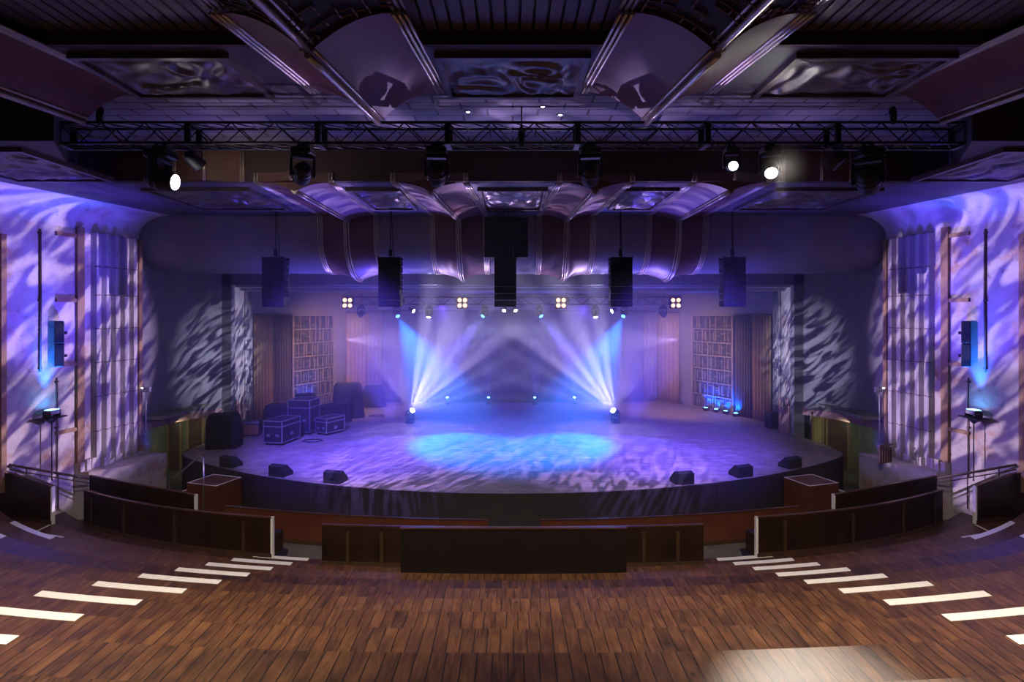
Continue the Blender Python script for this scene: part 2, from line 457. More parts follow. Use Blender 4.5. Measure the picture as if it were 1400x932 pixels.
# plain panel
r = thing('barrier_panel', 'wide plain black barrier panel standing alone in front of the centre bench', 'barrier', (0, 10.95, tz(7)))
obj('board', MB().boxa((-2.11, 11.0, tz(7)), (2.14, 11.05, tz(7) + .93)), M['darkpanel'], r, world=True)
obj('cap_rail', MB().boxa((-2.12, 10.98, tz(7) + .93), (2.15, 11.07, tz(7) + .955)), M['cap'], r, world=True)
for x in (-1.9, 0, 1.9):
    obj('foot', MB().boxa((x - .04, 11.05, tz(7)), (x + .04, 11.36, tz(7) + .05)).prism([(11.05, tz(7) + .05), (11.32, tz(7) + .05), (11.05, tz(7) + .6)], x - .02, x + .02, axis=0), M['darkpanel'], r, world=True)

# ------------------------------------------------------------------ stage
ZS = 1.1
def front(X): return 30.6 - math.sqrt(256 - X * X)
arc = [(x, front(x)) for x in [-10.3 + 20.6 * i / 60 for i in range(61)]]
right = [(10.5, 18.62), (10.64, 18.9), (10.7, 19.25), (10.7, 19.7), (10.66, 20.3), (10.55, 21.2)]
left = [(-x, y) for x, y in right][::-1]
outline = left + arc + right
inner = [(10.2, 21.2), (10.2, 21.45), (10.62, 24.0), (7.22, 31.5), (-7.22, 31.5), (-10.62, 24.0), (-10.2, 21.45), (-10.2, 21.2)]
st = thing('stage', 'wide curved timber stage with a dark front, lit blue and violet', 'stage', (0, 19, 0))
poly = outline + inner
mb = MB(); mb.prism(poly, ZS - .06, ZS, 2)
obj('deck', mb, M['deck'], st, world=True)
mb = MB(); mb.slab(outline[1:-1], .04, 0, ZS - .06)
mb.slab(offset(outline[1:-1], .05), .02, 0.0, ZS - .06)
obj('fascia', mb, M['fascia'], st, world=True)
for X in [-9, -7.2, -5.4, -3.6, -1.8, 0, 1.8, 3.6, 5.4, 7.2, 9]:
    y = front(X); d = (Vector((X + .1, front(X + .1))) - Vector((X - .1, front(X - .1)))).normalized()
    nn = Vector((d.y, -d.x))
    c = Vector((X, y)) + nn * .022
    obj('fascia_joint', MB().slab([c - d * .012, c + d * .012], .008, .02, ZS - .08), M['black'], st, world=True)
mb = MB(); mb.slab(offset(outline[1:-1], -.012), .035, ZS - .07, ZS + .004)
obj('edge_lip', mb, M['fascia'], st, world=True)

# steps up to the stage
for s in (-1, 1):
    cx, cy = s * 8.15, 16.0
    r = thing('stage_steps', 'red brown step box at the %s of the stage front, white lines round its top' % NAME[s], 'steps', (cx, cy, 0), 'stage step boxes', (0, 0, -s * -.32))
    obj('platform', MB().boxa((-.5, -.45, 0), (.5, .45, 1.04)), M['bench_red'], r)
    b = MB()
    for a, c in (((-.5, -.45), (.5, -.41)), ((-.5, .41), (.5, .45)), ((-.5, -.41), (-.46, .41)), ((.46, -.41), (.5, .41))):
        b.boxa((a[0], a[1], 1.04), (c[0], c[1], 1.045))
    tag(obj('edge_tape', b, M['tape'], r), 'white lines round the top')
    for q, zz in enumerate((.78, .52, .26)):
        x0 = s * (.5 + .24 * q); x1 = x0 + s * .24
        b = MB().boxa((min(x0, x1), -.45, 0), (max(x0, x1), .45, zz))
        tr = obj('tread', b, M['bench_red'], r)
        e0, e1 = sorted((x1, x1 - s * .05))
        obj('nosing', MB().boxa((e0, -.45, zz), (e1, .45, zz + .005)), M['tape'], tr)
    if s < 0:
        b = MB()
        b.tube([(.1, -.47, 0.02), (.1, -.47, 1.75), (-.02, -.47, 1.8), (-1.1, -.47, 1.0), (-1.1, -.47, 0.02)], .02, 8)
        tag(obj('handrail', b, M['steel'], r), 'grey tubular handrail')

# ------------------------------------------------------------------ proscenium, stage house
ZB, ZT = 6.62, 7.06
mb = MB()
for s in (-1, 1):
    mb.boxa((s * 10.2, 21.2, 0), (s * 10.56, 21.5, ZT))
mb.boxa((-10.56, 21.2, ZB), (10.56, 21.5, ZT))
struct('trim_proscenium', mb, M['nose'])
for s in (-1, 1):
    mb = MB()
    mb.slab([(s * 10.3, 21.5), (s * 10.75, 24.0)], .12, 0, 6.7)
    struct('wall_reveal_%s' % NAME[s], mb, M['plaster'])
    mb = MB()
    for q in range(4):
        D = 22.9 + q * .28; X = 10.3 + .45 * (D - 21.5) / 2.5 - .1
        mb.tube([(s * X, D, ZS + .001), (s * X, D, 6.55)], .05, 10)
    struct('trim_reveal_%s' % NAME[s], mb, M['flute'])
    mb = MB(); mb.slab([(s * 10.95, 23.95), (s * 7.3, 31.75)], .12, 0, 6.7)
    struct('wall_stage_%s' % NAME[s], mb, M['stagewall'])
    # raw plaster at pillar foot
    mb = MB().grid(lambda u, v: (s * (10.19 + .06 * u), 21.55 + 1.0 * u, ZS + 1.35 * v * (.75 + .25 * math.sin(9 * u))), 8, 8)
    struct('trim_plaster_%s' % NAME[s], mb, M['pinkplaster'])
mb = MB(); mb.boxa((-7.6, 31.6, 0), (7.6, 31.75, 6.7)); struct('wall_back', mb, M['stagewall'])
mb = MB(); mb.prism([(-10.6, 21.5), (10.6, 21.5), (11.0, 24.0), (7.4, 31.8), (-7.4, 31.8), (-11.0, 24.0)], 6.56, 6.7)
mb.boxa((-10.3, 22.2, 6.45), (10.3, 22.5, 6.56))
struct('ceiling_stage', mb, M['stagewall'])

# curtains and screens on the stage side walls
def lineX(D): return 10.8 - .4658 * (D - 24)
def Dpx(off): return 21.98 / (off / F + .4658)
def curtain(name, label, cat, a, b, z0, z1, folds, amp, m, group, tiny=None):
    a, b = Vector(a), Vector(b); d = (b - a); L = d.length; t = d.normalized(); nn = Vector((-t.y, t.x))
    r = thing(name, label, cat, ((a.x + b.x) / 2, (a.y + b.y) / 2, z0), group)
    n = folds * 8
    def fn(u, v, o=0):
        w = math.sin(u * folds * 2 * PI) + .25 * math.sin(u * folds * 4 * PI + 1 + v)
        q = amp * w * (.75 + .25 * (1 - v))
        p = a + d * u + nn * (q + o)
        return (p.x, p.y, z0 + (z1 - z0) * v)
    b_ = MB().grid(fn, n, 6)
    o = obj('drape', b_, m, r, world=True, fix=False)
    sm = o.modifiers.new('thickness', 'SOLIDIFY'); sm.thickness = .01
    b_ = MB().tube([(a.x, a.y, z1 + .03), (b.x, b.y, z1 + .03)], .025, 8)
    obj('curtain_rail', b_, M['blackmetal'], r, world=True)
    return r
for s in (-1, 1):
    pt = lambda off: (s * (lineX(Dpx(off)) - .16), Dpx(off))
    sd = NAME[s]
    curtain('stage_curtain', 'gold pleated curtain on the %s stage wall next to the proscenium pillar' % sd, 'curtain', pt(359), pt(333), ZS + .01, 5.52, 6, .05, M['gold'], 'gold curtains')
    curtain('stage_curtain', 'dark brown drape on the %s stage wall between gold curtain and lattice screen' % sd, 'curtain', pt(331), pt(309), ZS + .01, 5.52, 6, .06, M['browncurtain'], 'dark drapes')
    curtain('stage_curtain', 'tall gold pleated curtain on the %s stage wall nearest the dark backdrop' % sd, 'curtain', pt(232), pt(190), ZS + .01, 5.6, 8, .06, M['gold'], 'gold curtains')
    curtain('stage_curtain', 'mauve curtain leg at the %s edge of the backdrop' % sd, 'curtain', (s * 7.35, 29.95), (s * 6.3, 29.9), ZS + .01, 5.65, 6, .05, M['leg'], 'curtain legs')
    # lattice screen
    a, b = Vector(pt(307)), Vector(pt(249)); d = b - a; L = d.length; t = d.normalized(); nn = Vector((-t.y, t.x)) * (1 if s > 0 else -1)
    r = thing('lattice_screen', 'tall dark fretwork lattice screen on the %s stage wall, glowing blue at its foot' % sd, 'screen', ((a.x + b.x) / 2, (a.y + b.y) / 2, ZS), 'lattice screens')
    def Q(u, z, o): 
        p = a + t * u + nn * o
        return Vector((p.x, p.y, z))
    fm = MB()
    def bar(mbx, u0, z0, u1, z1, w=.03, o0=.0, o1=.03):
        if abs(u1 - u0) > abs(z1 - z0): us, zs = (u0, u1), (z0 - w / 2, z0 + w / 2)
        else: us, zs = (u0 - w / 2, u0 + w / 2), (z0, z1)
        vs = [Q(us[0], zs[0], o0), Q(us[1], zs[0], o0), Q(us[1], zs[1], o0), Q(us[0], zs[1], o0), Q(us[0], zs[0], o1), Q(us[1], zs[0], o1), Q(us[1], zs[1], o1), Q(us[0], zs[1], o1)]
        mbx.add(vs, [(3, 2, 1, 0), (4, 5, 6, 7), (0, 1, 5, 4), (1, 2, 6, 5), (2, 3, 7, 6), (3, 0, 4, 7)])
    pn = MB(); bar(pn, 0, (ZS + 5.5) / 2, L, (ZS + 5.5) / 2, 4.38, -.03, -.01); obj('backing', pn, M['screen'], r, world=True)
    for uu in (.04, L - .04): bar(fm, uu, ZS + .005, uu, 5.5, .08, -.01, .05)
    for i in range(8): bar(fm, 0, ZS + .05 + i * .62, L, ZS + .05 + i * .62, .045, -.01, .04)
    obj('frame', fm, M['screenbar'], r, world=True)
    lt = MB(); rr = random.Random(3)
    for i in range(7):
        z0 = ZS + .05 + i * .62
        for j in range(7):
            u0 = .1 + j * (L - .2) / 7; w = (L - .2) / 7
            bar(lt, u0 + w * rr.choice((.2, .5, .8)), z0, u0, z0 + .62, .02)
            zz = z0 + rr.choice((.15, .3, .45)); bar(lt, u0 + w * rr.choice((0, .3)), zz, u0 + w * rr.choice((.8, 1.0)), zz, .022)
            zz = z0 + rr.choice((.2, .4, .5)); bar(lt, u0 + w * rr.choice((0, .2)), zz, u0 + w * rr.choice((.7, 1.0)), zz, .018)
            bar(lt, u0 + w * rr.choice((.1, .7)), z0 + .1, u0, z0 + .5, .02)
    obj('fretwork', lt, M['screenbar'], r, world=True)
curtain('backdrop_curtain', 'wide dark backdrop cloth across the back of the stage', 'curtain', (-6.62, 29.55), (6.62, 29.55), ZS + .01, 5.7, 26, .012, M['backdrop'], None)

# ------------------------------------------------------------------ side walls
def Xw(D): return 11.5 + .2 * (18 - D)
def Xe(D): return 10.5 + .255 * (18 - D)
ZL, ZH = 8.6, 9.37
def wpt(px_off, inset=0.0):                          # point of the side wall seen px_off pixels from the axis
    D = 15.1 / (px_off / F + .2)
    return Xw(D) - inset, D
for s in (-1, 1):
    sd = NAME[s]
    mb = MB(); mb.slab([(s * Xw(3), 3), (s * Xw(18.05), 18.05)], .02, 0, 7.9)
    struct('wall_%s' % sd, mb, M['plaster'])
    def cv(u, v):
        D = 6 + 12.05 * u; w = v * PI / 2
        x0, x1 = Xe(D), Xw(D) - .01
        return (s * (x0 + (x1 - x0) * math.sin(w)), D, 7.9 + (ZL - 7.9) * math.cos(w))
    mb = MB().grid(cv, 30, 12)
    struct('trim_cove_%s' % sd, mb, M['cove'])
    # side platform with ragged masonry edge
    mb = MB()
    pts = [(s * Xw(15.9), 15.9), (s * Xw(18.2), 18.2), (s * (Xw(18.2) - .75), 18.1), (s * (Xw(16.5) - .9), 16.6), (s * (Xw(15.9) - .4), 15.9)]
    mb.prism(pts, 0, 1.28)
    struct('floor_side_%s' % sd, mb, M['plaster'])
    mb = MB()
    rr = random.Random(5)
    for i in range(14):
        D = 15.9 + i * .17
        mb.boxa((s * (Xw(D) - .02), D, 1.28), (s * (Xw(D) - .1 - .12 * rr.random()), D + .17, 1.36 + .22 * rr.random()))
    struct('trim_masonry_%s' % sd, mb, M['plaster'])
    # fluted panel
    mb = MB()
    xa, Da = wpt(589 - 12); xb, Db = wpt(514)
    nfl = 5
    L = Db - Da
    for q in range(nfl):
        d0 = Da + L * q / nfl; d1 = Da + L * (q + 1) / nfl; dm = d0 + .03
        mb.prism([(s * (Xw(d0) + .01), d0), (s * (Xw(d1) + .01), d1), (s * (Xw(d1) - .03), d1), (s * (Xw(dm) - .19), dm), (s * (Xw(d0) - .17), d0)], 1.3, 7.85)
    struct('trim_flutes_%s' % sd, mb, M['flute'])
    mb = MB()
    for z in (2.28, 3.25, 4.2, 5.15, 6.1, 6.9):
        for q in range(nfl):
            d0 = Da + L * q / nfl; d1 = Da + L * (q + 1) / nfl; dm = d0 + .03
            mb.prism([(s * (Xw(d0) - .1), d0 - .003), (s * (Xw(d1) - .035), d1), (s * (Xw(dm) - .195), dm), (s * (Xw(d0) - .175), d0 - .003)], z, z + .022)
    struct('trim_flute_joints_%s' % sd, mb, M['pipe'])
    # timber battens
    mb = MB()
    def vb(off, w, z0, z1, t=.08):
        x, D = wpt(off)
        mb.slab([(s * Xw(D - w / 2) - s * .03, D - w / 2), (s * Xw(D + w / 2) - s * .03, D + w / 2)], t * 1.6, z0, z1)
    vb(594, .2, 1.3, 7.95)
    vb(512, .12, 1.3, 7.85)
    vb(700, .12, 1.3, 7.5)
    for z in (2.45, 4.23, 5.95, 7.7):
        x0, d0 = wpt(626); x1, d1 = wpt(588)
        mb.slab([(s * (x0 - .02), d0), (s * (x1 - .02), d1)], .1, z - .05, z + .05)
    struct('trim_timber_%s' % sd, mb, M['timber'])
    # conduits
    for off, z0, z1, rr_, lab in ((648, 4.1, 7.75, .025, 'dark rusty conduit on the %s wall above the blue uplight'), (625, 1.3, 3.9, .014, 'thin cable run down the %s wall below the column speaker')):
        x, D = wpt(off, .04)
        mb = MB()
        mb.tube([(s * x, D, z0), (s * (x - .005), D + .01, (z0 + z1) / 2), (s * x, D, z1)], rr_, 8)
        for z in [z0 + .1, (z0 + z1) / 2, z1 - .1]: mb.box((s * (x + .01), D, z), (.05, .09, .04))
        tag(obj('wall_conduit', mb, M['pipe'], loc=(s * x, D, z0), world=True), lab % sd, 'conduit', 'pipes on the side walls')
    # column speaker
    x, D = wpt(628, .16)
    r = thing('column_speaker', 'slim black column speaker on the %s side wall beside the timber batten' % sd, 'speaker', (s * x, D, 4.2), 'column speakers', (0, 0, s * .9))
    obj('cabinet', MB().cbox((0, 0, .3), (.22, .2, .6), .02).cbox((0, 0, .9), (.22, .2, .59), .02), M['black'], r)
    obj('grille', MB().boxa((-.09, -.106, .05), (.09, -.101, .55)).boxa((-.09, -.106, .65), (.09, -.101, 1.15)), M['blackmetal'], r)
    for zz in (.25, .85): obj('bracket', MB().boxa((-.03, .1, zz), (.03, .16, zz + .07)), M['blackmetal'], r)
    # blue uplight on shelf
    x, D = wpt(644, .26)
    r = thing('wall_shelf', 'small dark shelf on a post at the %s wall, carrying the blue uplight' % sd, 'shelf', (s * x, D, 1.3), 'light shelves')
    obj('board', MB().cbox((0, 0, 1.62), (.36, .62, .03), .008), M['blackmetal'], r)
    obj('post', MB().tube([(0, 0, 0), (0, 0, 1.62)], .014, 8), M['blackmetal'], r)
    obj('bracket', MB().prism([(-.25, 1.6), (.25, 1.6), (0, 1.45)], -.01, .01, axis=0), M['blackmetal'], r)
    r = thing('wall_uplight', 'blue LED uplight on the shelf at the %s wall, beam up the plaster' % sd, 'stage light', (s * x, D, 2.935), 'wall uplights')
    hd = obj('housing', MB().cbox((0, 0, .13), (.22, .3, .12), .02), M['greycase'], r)
    obj('lens', MB().boxa((-.09, -.13, .19), (.09, .13, .194)), M['e_cyan'], hd)
    obj('yoke', MB().boxa((-.1, -.17, 0), (.1, -.155, .16)).boxa((-.1, .155, 0), (.1, .17, .16)).boxa((-.1, -.17, 0), (.1, .17, .015)), M['blackmetal'], r)
    # handrail of the side ramp
    r = thing('side_handrail', 'dark sloping handrail at the foot of the %s side wall' % sd, 'handrail', (s * (Xw(14.5) - .8), 14.5, 1.28), 'side handrails')
    A = P(CX + s * 689, 635, 14.15); B = P(CX + s * 533, 662, 16.1)
    obj('rail', MB().tube([A, A.lerp(B, .5), B], .03, 8).tube([A - Vector((0, 0, .12)), B - Vector((0, 0, .12))], .015, 6), M['pipe'], r, world=True)
    for u in (.14, .4, .7, .97):
        p = A.lerp(B, u)
        obj('post', MB().tube([(p.x, p.y, .62), p], .016, 6), M['pipe'], r, world=True)
    # light box on a pole
    r = thing('emergency_light', 'small grey light box on a thin pole beside the %s side doors' % sd, 'light', (s * 11.28, 18.0, 1.3), 'light boxes by the doors')
    obj('box', MB().cbox((0, -.02, 1.95), (.3, .1, .16), .015), M['greycase'], r)
    obj('lamp', MB().boxa((.06 * s, -.075, 1.99), (.1 * s, -.07, 2.02)), M['e_white'], r)
    obj('pole', MB().tube([(0, 0, 0), (0, 0, 1.9)], .014, 8), M['greycase'], r)
    # splay wall and door recess under it
    sp = [(s * x, D) for x, D in ((11.62, 18.08), (11.6, 18.6), (11.52, 19.2), (11.38, 19.8), (11.15, 20.4), (10.85, 20.9), (10.56, 21.25))]
    mb = MB().slab(sp, .1, 1.95, ZL + .1)
    o = struct('wall_splay_%s' % sd, mb, M['greywall'])
    mb = MB().slab(offset(sp, s * .02), .16, 1.93, 2.16)
    struct('trim_splay_%s' % sd, mb, M['pinkplaster'])
    mb = MB(); mb.boxa((s * 10.74, 21.0, 0), (s * 14.5, 21.15, 2.4)); mb.boxa((s * 12.4, 18.2, 0), (s * 12.5, 21.0, 2.4)); mb.boxa((s * 10.8, 18.1, 2.3), (s * 14, 21, 2.4))
    struct('wall_recess_%s' % sd, mb, M['green'])
    mb = MB(); mb.boxa((s * 11.55, 18.06, 0), (s * 11.68, 18.16, 1.95)); mb.boxa((s * 11.3, 18.06, 1.85), (s * 11.68, 18.16, 1.95))
    struct('trim_doorframe_%s' % sd, mb, M['greycase'])
# side doors
def door(n, s, x0, x1, m, D=20.95):
    d = bpy.data.objects.new('door_%d' % n, None); col.objects.link(d); d.location = (s * (x0 + x1) / 2, D, 0); d['kind'] = 'structure'
    w = abs(x1 - x0)
    obj('door_leaf', MB().boxa((-w / 2 + .05, -.03, 0.01), (w / 2 - .05, .02, 2.0)), m, d)
    obj('door_panel', MB().boxa((-w / 2 + .15, -.045, 1.1), (w / 2 - .15, -.03, 1.8)).boxa((-w / 2 + .15, -.045, .2), (w / 2 - .15, -.03, .95)), m, d)
    obj('door_frame', MB().boxa((-w / 2 - .03, -.06, 0), (-w / 2 + .05, .04, 2.08)).boxa((w / 2 - .05, -.06, 0), (w / 2 + .03, .04, 2.08)).boxa((-w / 2 - .03, -.06, 2.0), (w / 2 + .03, .04, 2.08)), M['timber'], d)
    obj('door_handle', MB().tube([(w / 2 - .14, -.03, 1.0), (w / 2 - .14, -.09, 1.0), (w / 2 - .26, -.09, 1.0)], .012, 6), M['steel'], d)
door(1, -1, 12.35, 11.85, M['doorbrown'])
door(2, -1, 11.62, 11.05, M['doorbrown'])
door(3, 1, 11.1, 10.72, M['yellow'])  # closed leaf for a lit opening; its yellow light is in the colour
door(4, 1, 12.0, 11.2, M['doorbrown'])
# small rack of red rails by the right wall
r = thing('folded_barrier', 'short dark red railing leaning at the foot of the right fluted panel', 'railing', (10.75, 16.75, 1.28))
b = MB()
for i in range(5): b.boxa((-.25 + i * .11, -.02 + i * .06, 0), (-.19 + i * .11, .02 + i * .06, .52 - .02 * i))
obj('baluster', b, M['doorbrown'], r)
obj('top_rail', MB().slab([(-.26, -.01), (.28, .25)], .05, .5, .54), M['doorbrown'], r)

# ------------------------------------------------------------------ ceiling
# lower soffit with a rounded bay cut into it
corner = []
for w in range(0, 7):
    a = w / 6 * PI / 2
    corner.append((9.45 + .35 * math.cos(a), 13.15 + .35 * math.sin(a)))
lowpoly = [(-15, 10.2), (-8.0, 10.2)] + [(-x, y) for x, y in corner] + corner[::-1] + [(8.0, 10.2), (15, 10.2), (15, 18.0), (-15, 18.0)]
mb = MB(); mb.prism(lowpoly, ZL, ZH + .1)
struct('ceiling_lower', mb, M['ceilbase'])
mb = MB(); mb.boxa((-15, 1.5, ZH + .28), (15, 14, ZH + .5))
mb.boxa((-15, 8.3, ZH), (15, 10.15, ZH + .28))
struct('ceiling', mb, M['ceilbase'])
mb = MB(); mb.boxa((-10.5, 10.15, ZH + .02), (10.5, 13.6, ZH + .28))
struct('ceiling_tiles', mb, M['tiles'])
mb = MB(); mb.boxa((-9.45, 13.36, ZL + .01), (9.45, 13.49, ZH + .02))
struct('trim_drop_face', mb, M['drop'])  # brown face coloured dark to stand for the shadow on it
mb = MB(); mb.boxa((-12, 8.22, ZH), (12, 8.3, ZH + .28)); mb.boxa((-12, 8.18, ZH + .25), (12, 8.24, ZH + .28))
struct('trim_cross_beam', mb, M['drop'])
# slats of the near bays
mb = MB()
for i in range(-60, 61):
    x = i * .19
    mb.boxa((x - .075, 3.5, ZH + .2), (x + .075, 8.22, ZH + .28))
struct('ceiling_slats', mb, M['slats'])
# carved relief panels
def relief(name, x0, x1, y0, y1, z, seed, amp=.07):
    def fn(u, v):
        x, y = x0 + (x1 - x0) * u, y0 + (y1 - y0) * v
        p = Vector((x * 1.5 + seed, y * 1.8, seed * .37))
        a = noise.noise(p) * 3.5
        h = math.sin(8 * noise.noise(p * .8 + Vector((a * .3, 0, 3))) + a * 2)
        e = min(1, 12 * min(u, v, 1 - u, 1 - v))
        return (x, y, z - amp * (.5 + .5 * h) * e)
    mb = MB().grid(fn, 72, 40)
    t_ = .1
    mb.boxa((x0 - t_, y0 - t_, z - .06), (x1 + t_, y0, z + .05)); mb.boxa((x0 - t_, y1, z - .06), (x1 + t_, y1 + t_, z + .05))
    mb.boxa((x0 - t_, y0, z - .06), (x0, y1, z + .05)); mb.boxa((x1, y0, z - .06), (x1 + t_, y1, z + .05))
    struct(name, mb, M['relief'], fix=False)
relief('trim_relief_1', -1.03, 1.03, 8.55, 9.98, ZH - .03, 1)
relief('trim_relief_2', -6.35, -4.2, 8.55, 9.98, ZH - .03, 5)
relief('trim_relief_3', 4.2, 6.35, 8.55, 9.98, ZH - .03, 9)
relief('trim_relief_4', -.75, .75, 14.1, 16.6, ZL - .02, 3)
relief('trim_relief_5', -3.9, -2.8, 14.1, 16.6, ZL - .02, 7)
relief('trim_relief_6', 2.8, 3.9, 14.1, 16.6, ZL - .02, 2)
relief('trim_relief_7', -8.8, -6.4, 14.1, 16.6, ZL - .02, 12)
relief('trim_relief_8', 6.4, 8.8, 14.1, 16.6, ZL - .02, 14)
relief('trim_relief_9', -11.0, -9.0, 10.7, 13.0, ZL - .02, 15)
relief('trim_relief_10', 9.0, 11.0, 10.7, 13.0, ZL - .02, 16)

# keel-shaped ribs: (centre x, half width) as functions of depth
def keel(w): return (1 - abs(w)) ** 2.0
def rib(n, xc, hw, D0_, D1_, z, depth, mc, mt, cap=True, seg=10):
    def fn(u, v):
        D = D0_ + (D1_ - D0_) * v; w = -1 + 2 * u
        return (xc(D) + hw(D) * w, D, z - depth * keel(w))
    mb = MB().grid(fn, 28, seg)
    if cap:
        for D in (D0_, D1_):
            vs = [fn(i / 28, 0 if D == D0_ else 1) for i in range(29)]
            mb.add(vs + [(xc(D) + hw(D), D, z + .02), (xc(D) - hw(D), D, z + .02)], [tuple(range(31))])
    struct('trim_%d' % n, mb, mc)
    mb = MB()
    for w, dz, rr_ in ((-1.0, 0, .03), (-1.07, 0, .03), (-1.14, 0, .025), (1.0, 0, .03), (1.07, 0, .03), (1.14, 0, .025), (0, depth + .015, .045), (-.07, depth * keel(.07) + .01, .025), (.07, depth * keel(.07) + .01, .025)):
        mb.tube([(xc(D) + hw(D) * w, D, z - dz) for D in [D0_ + (D1_ - D0_) * i / 6 for i in range(7)]], rr_, 8)
    struct('trim_%d' % (n + 1), mb, mt)
n = 11
for s in (-1, 1):
    near = lambda D: s * (2.3 + .11 * (9.9 - D))
    rib(n, near, lambda D: 1.02 + .02 * (9.9 - D), 7.35, 10.0, ZH, .52, M['cushion'], M['trim']); n += 2
    rib(n, near, lambda D: 1.02 + .02 * (9.9 - D), 4.5, 7.35, ZH + .06, .5, M['grille'], M['trim'], cap=False); n += 2
    # lattice bars over the near grille
    mb = MB(); rr = random.Random(11)
    for i in range(22):
        D = 4.7 + .12 * i
        for j in range(13):
            w = -.9 + 1.8 * j / 12; w2 = w + .15
            if rr.random() < .55:
                mb.tube([(near(D) + 1.07 * w, D, ZH + .03 - .5 * keel(w)), (near(D) + 1.07 * w2, D, ZH + .03 - .5 * keel(w2))], .017, 5)
            if rr.random() < .5:
                mb.tube([(near(D) + 1.07 * w, D, ZH + .03 - .5 * keel(w)), (near(D + .12) + 1.07 * w, D + .12, ZH + .03 - .5 * keel(w))], .017, 5)
    struct('trim_%d' % n, mb, M['lattice']); n += 1
    rib(n, lambda D: s * (7.35 + .2 * (9.9 - D)), lambda D: .95, 5.5, 10.0, ZH, .5, M['cushion'], M['trim']); n += 2
    rib(n, lambda D: s * (1.64 + .058 * (18 - D)), lambda D: .78, 13.45, 18.0, ZL, .2, M['cushion'], M['trim']); n += 2
    rib(n, lambda D: s * 5.02, lambda D: .8, 13.45, 18.0, ZL, .2, M['cushion'], M['trim']); n += 2
    # brown cushions on the drop face; the low ones stop short for its shadow
    for xc_, hw_, hh in ((1.9, .8, .2), (5.0, .82, .2), (6.95, .75, .76)):
        def fn(u, v):
            w = -1 + 2 * u
            return (s * xc_ + hw_ * w, 13.35 - .16 * keel(w), ZL + hh * v)
        mb = MB().grid(fn, 20, 2); struct('trim_%d' % n, mb, M['brown']); n += 1
        mb = MB()
        for w in (-1, -1.08, 1, 1.08, 0): mb.tube([(s * xc_ + hw_ * w, 13.34 - (.16 if w == 0 else 0), ZL - .01), (s * xc_ + hw_ * w, 13.34 - (.16 if w == 0 else 0), ZL + hh)], .03, 8)
        struct('trim_%d' % n, mb, M['trim']); n += 1

# bullnose over the proscenium
prof = [(17.96, 8.62), (17.98, 8.2), (18.02, 7.8), (18.12, 7.5), (18.32, 7.25), (18.62, 7.05), (19.0, 6.94), (19.5, 6.92), (20.1, 6.98), (21.3, 7.02)]
def pr(v):
    x = v * (len(prof) - 1); i = min(int(x), len(prof) - 2); f = x - i
    p0, p1, p2, p3 = prof[max(i - 1, 0)], prof[i], prof[i + 1], prof[min(i + 2, len(prof) - 1)]
    c = lambda a, b, c_, d: .5 * ((2 * b) + (-a + c_) * f + (2 * a - 5 * b + 4 * c_ - d) * f * f + (-a + 3 * b - 3 * c_ + d) * f ** 3)
    return c(p0[0], p1[0], p2[0], p3[0]), c(p0[1], p1[1], p2[1], p3[1])
def prn(v):
    a, b = pr(max(v - .02, 0)), pr(min(v + .02, 1))
    t = Vector((b[0] - a[0], b[1] - a[1])).normalized()
    return Vector((t.y, -t.x))                          # towards the room / down
mb = MB().grid(lambda u, v: (-11.7 + 23.4 * u, *pr(v)), 40, 40)
struct('trim_bullnose', mb, M['nose'])
for s in (-1, 1):
    for xc_, hw_ in ((1.64, .76), (5.05, .8)):
        def fn(u, v):
            w = -1 + 2 * u; vv = v * .78
            p = pr(vv); nn = prn(vv); q = .03 + .22 * keel(w) * min(1, vv * 6 + .1)
            return (s * xc_ + hw_ * w, p[0] + nn.x * q, p[1] + nn.y * q)
        mb = MB().grid(fn, 24, 36); struct('trim_%d' % n, mb, M['darkred']); n += 1
        mb = MB()
        for w, o in ((-1, .03), (-1.08, .03), (-1.16, .03), (1, .03), (1.08, .03), (1.16, .03), (0, .27), (-.08, .23), (.08, .23)):
            pts = []
            for i in range(25):
                vv = i / 24 * .78; p = pr(vv); nn = prn(vv)
                pts.append((s * xc_ + hw_ * w, p[0] + nn.x * o, p[1] + nn.y * o))
            mb.tube(pts, .026, 6)
        struct('trim_%d' % n, mb, M['trim']); n += 1

# ------------------------------------------------------------------ trusses
def truss(label, x0, x1, y, z0, z1, dep, bay, rc, group=None, mc='blackmetal'):
    r = thing('lighting_truss', label, 'truss', ((x0 + x1) / 2, y, z0))
    for yy in (y - dep / 2, y + dep / 2):
        for zz in (z0, z1):
            obj('chord', MB().tube([(x0, yy, zz), (x1, yy, zz)], rc, 8), M[mc], r, world=True)
    nb = max(2, round((x1 - x0) / bay)); b = MB()
    for i in range(nb):
        xa, xb = x0 + (x1 - x0) * i / nb, x0 + (x1 - x0) * (i + 1) / nb
        for yy in (y - dep / 2, y + dep / 2):
            q = (z0, z1) if i % 2 else (z1, z0)
            b.tube([(xa, yy, q[0]), (xb, yy, q[1])], rc * .45, 6)
        for zz in (z0, z1): b.tube([(xa, y - dep / 2, zz), (xb, y + dep / 2, zz)], rc * .45, 6)
    obj('bracing', b, M[mc], r, world=True)
    nj = max(2, round((x1 - x0) / 2.4))
    for i in range(nj + 1):
        x = x0 + (x1 - x0) * i / nj
        b = MB()
        for yy in (y - dep / 2, y + dep / 2): b.boxa((x - .05, yy - rc, z0), (x + .05, yy + rc, z1))
        for zz in (z0, z1): b.boxa((x - .05, y - dep / 2, zz - rc), (x + .05, y + dep / 2, zz + rc))
        obj('end_frame', b, M[mc], r, world=True)
    return r
FT, FB, FD = 9.12, 8.74, 11.0
truss('long black box truss hung right across the hall under the ceiling', -8.4, 8.4, FD, FB, FT, .4, .4, .028)
SD, STZ, SBZ = 24.0, 6.26, 5.96
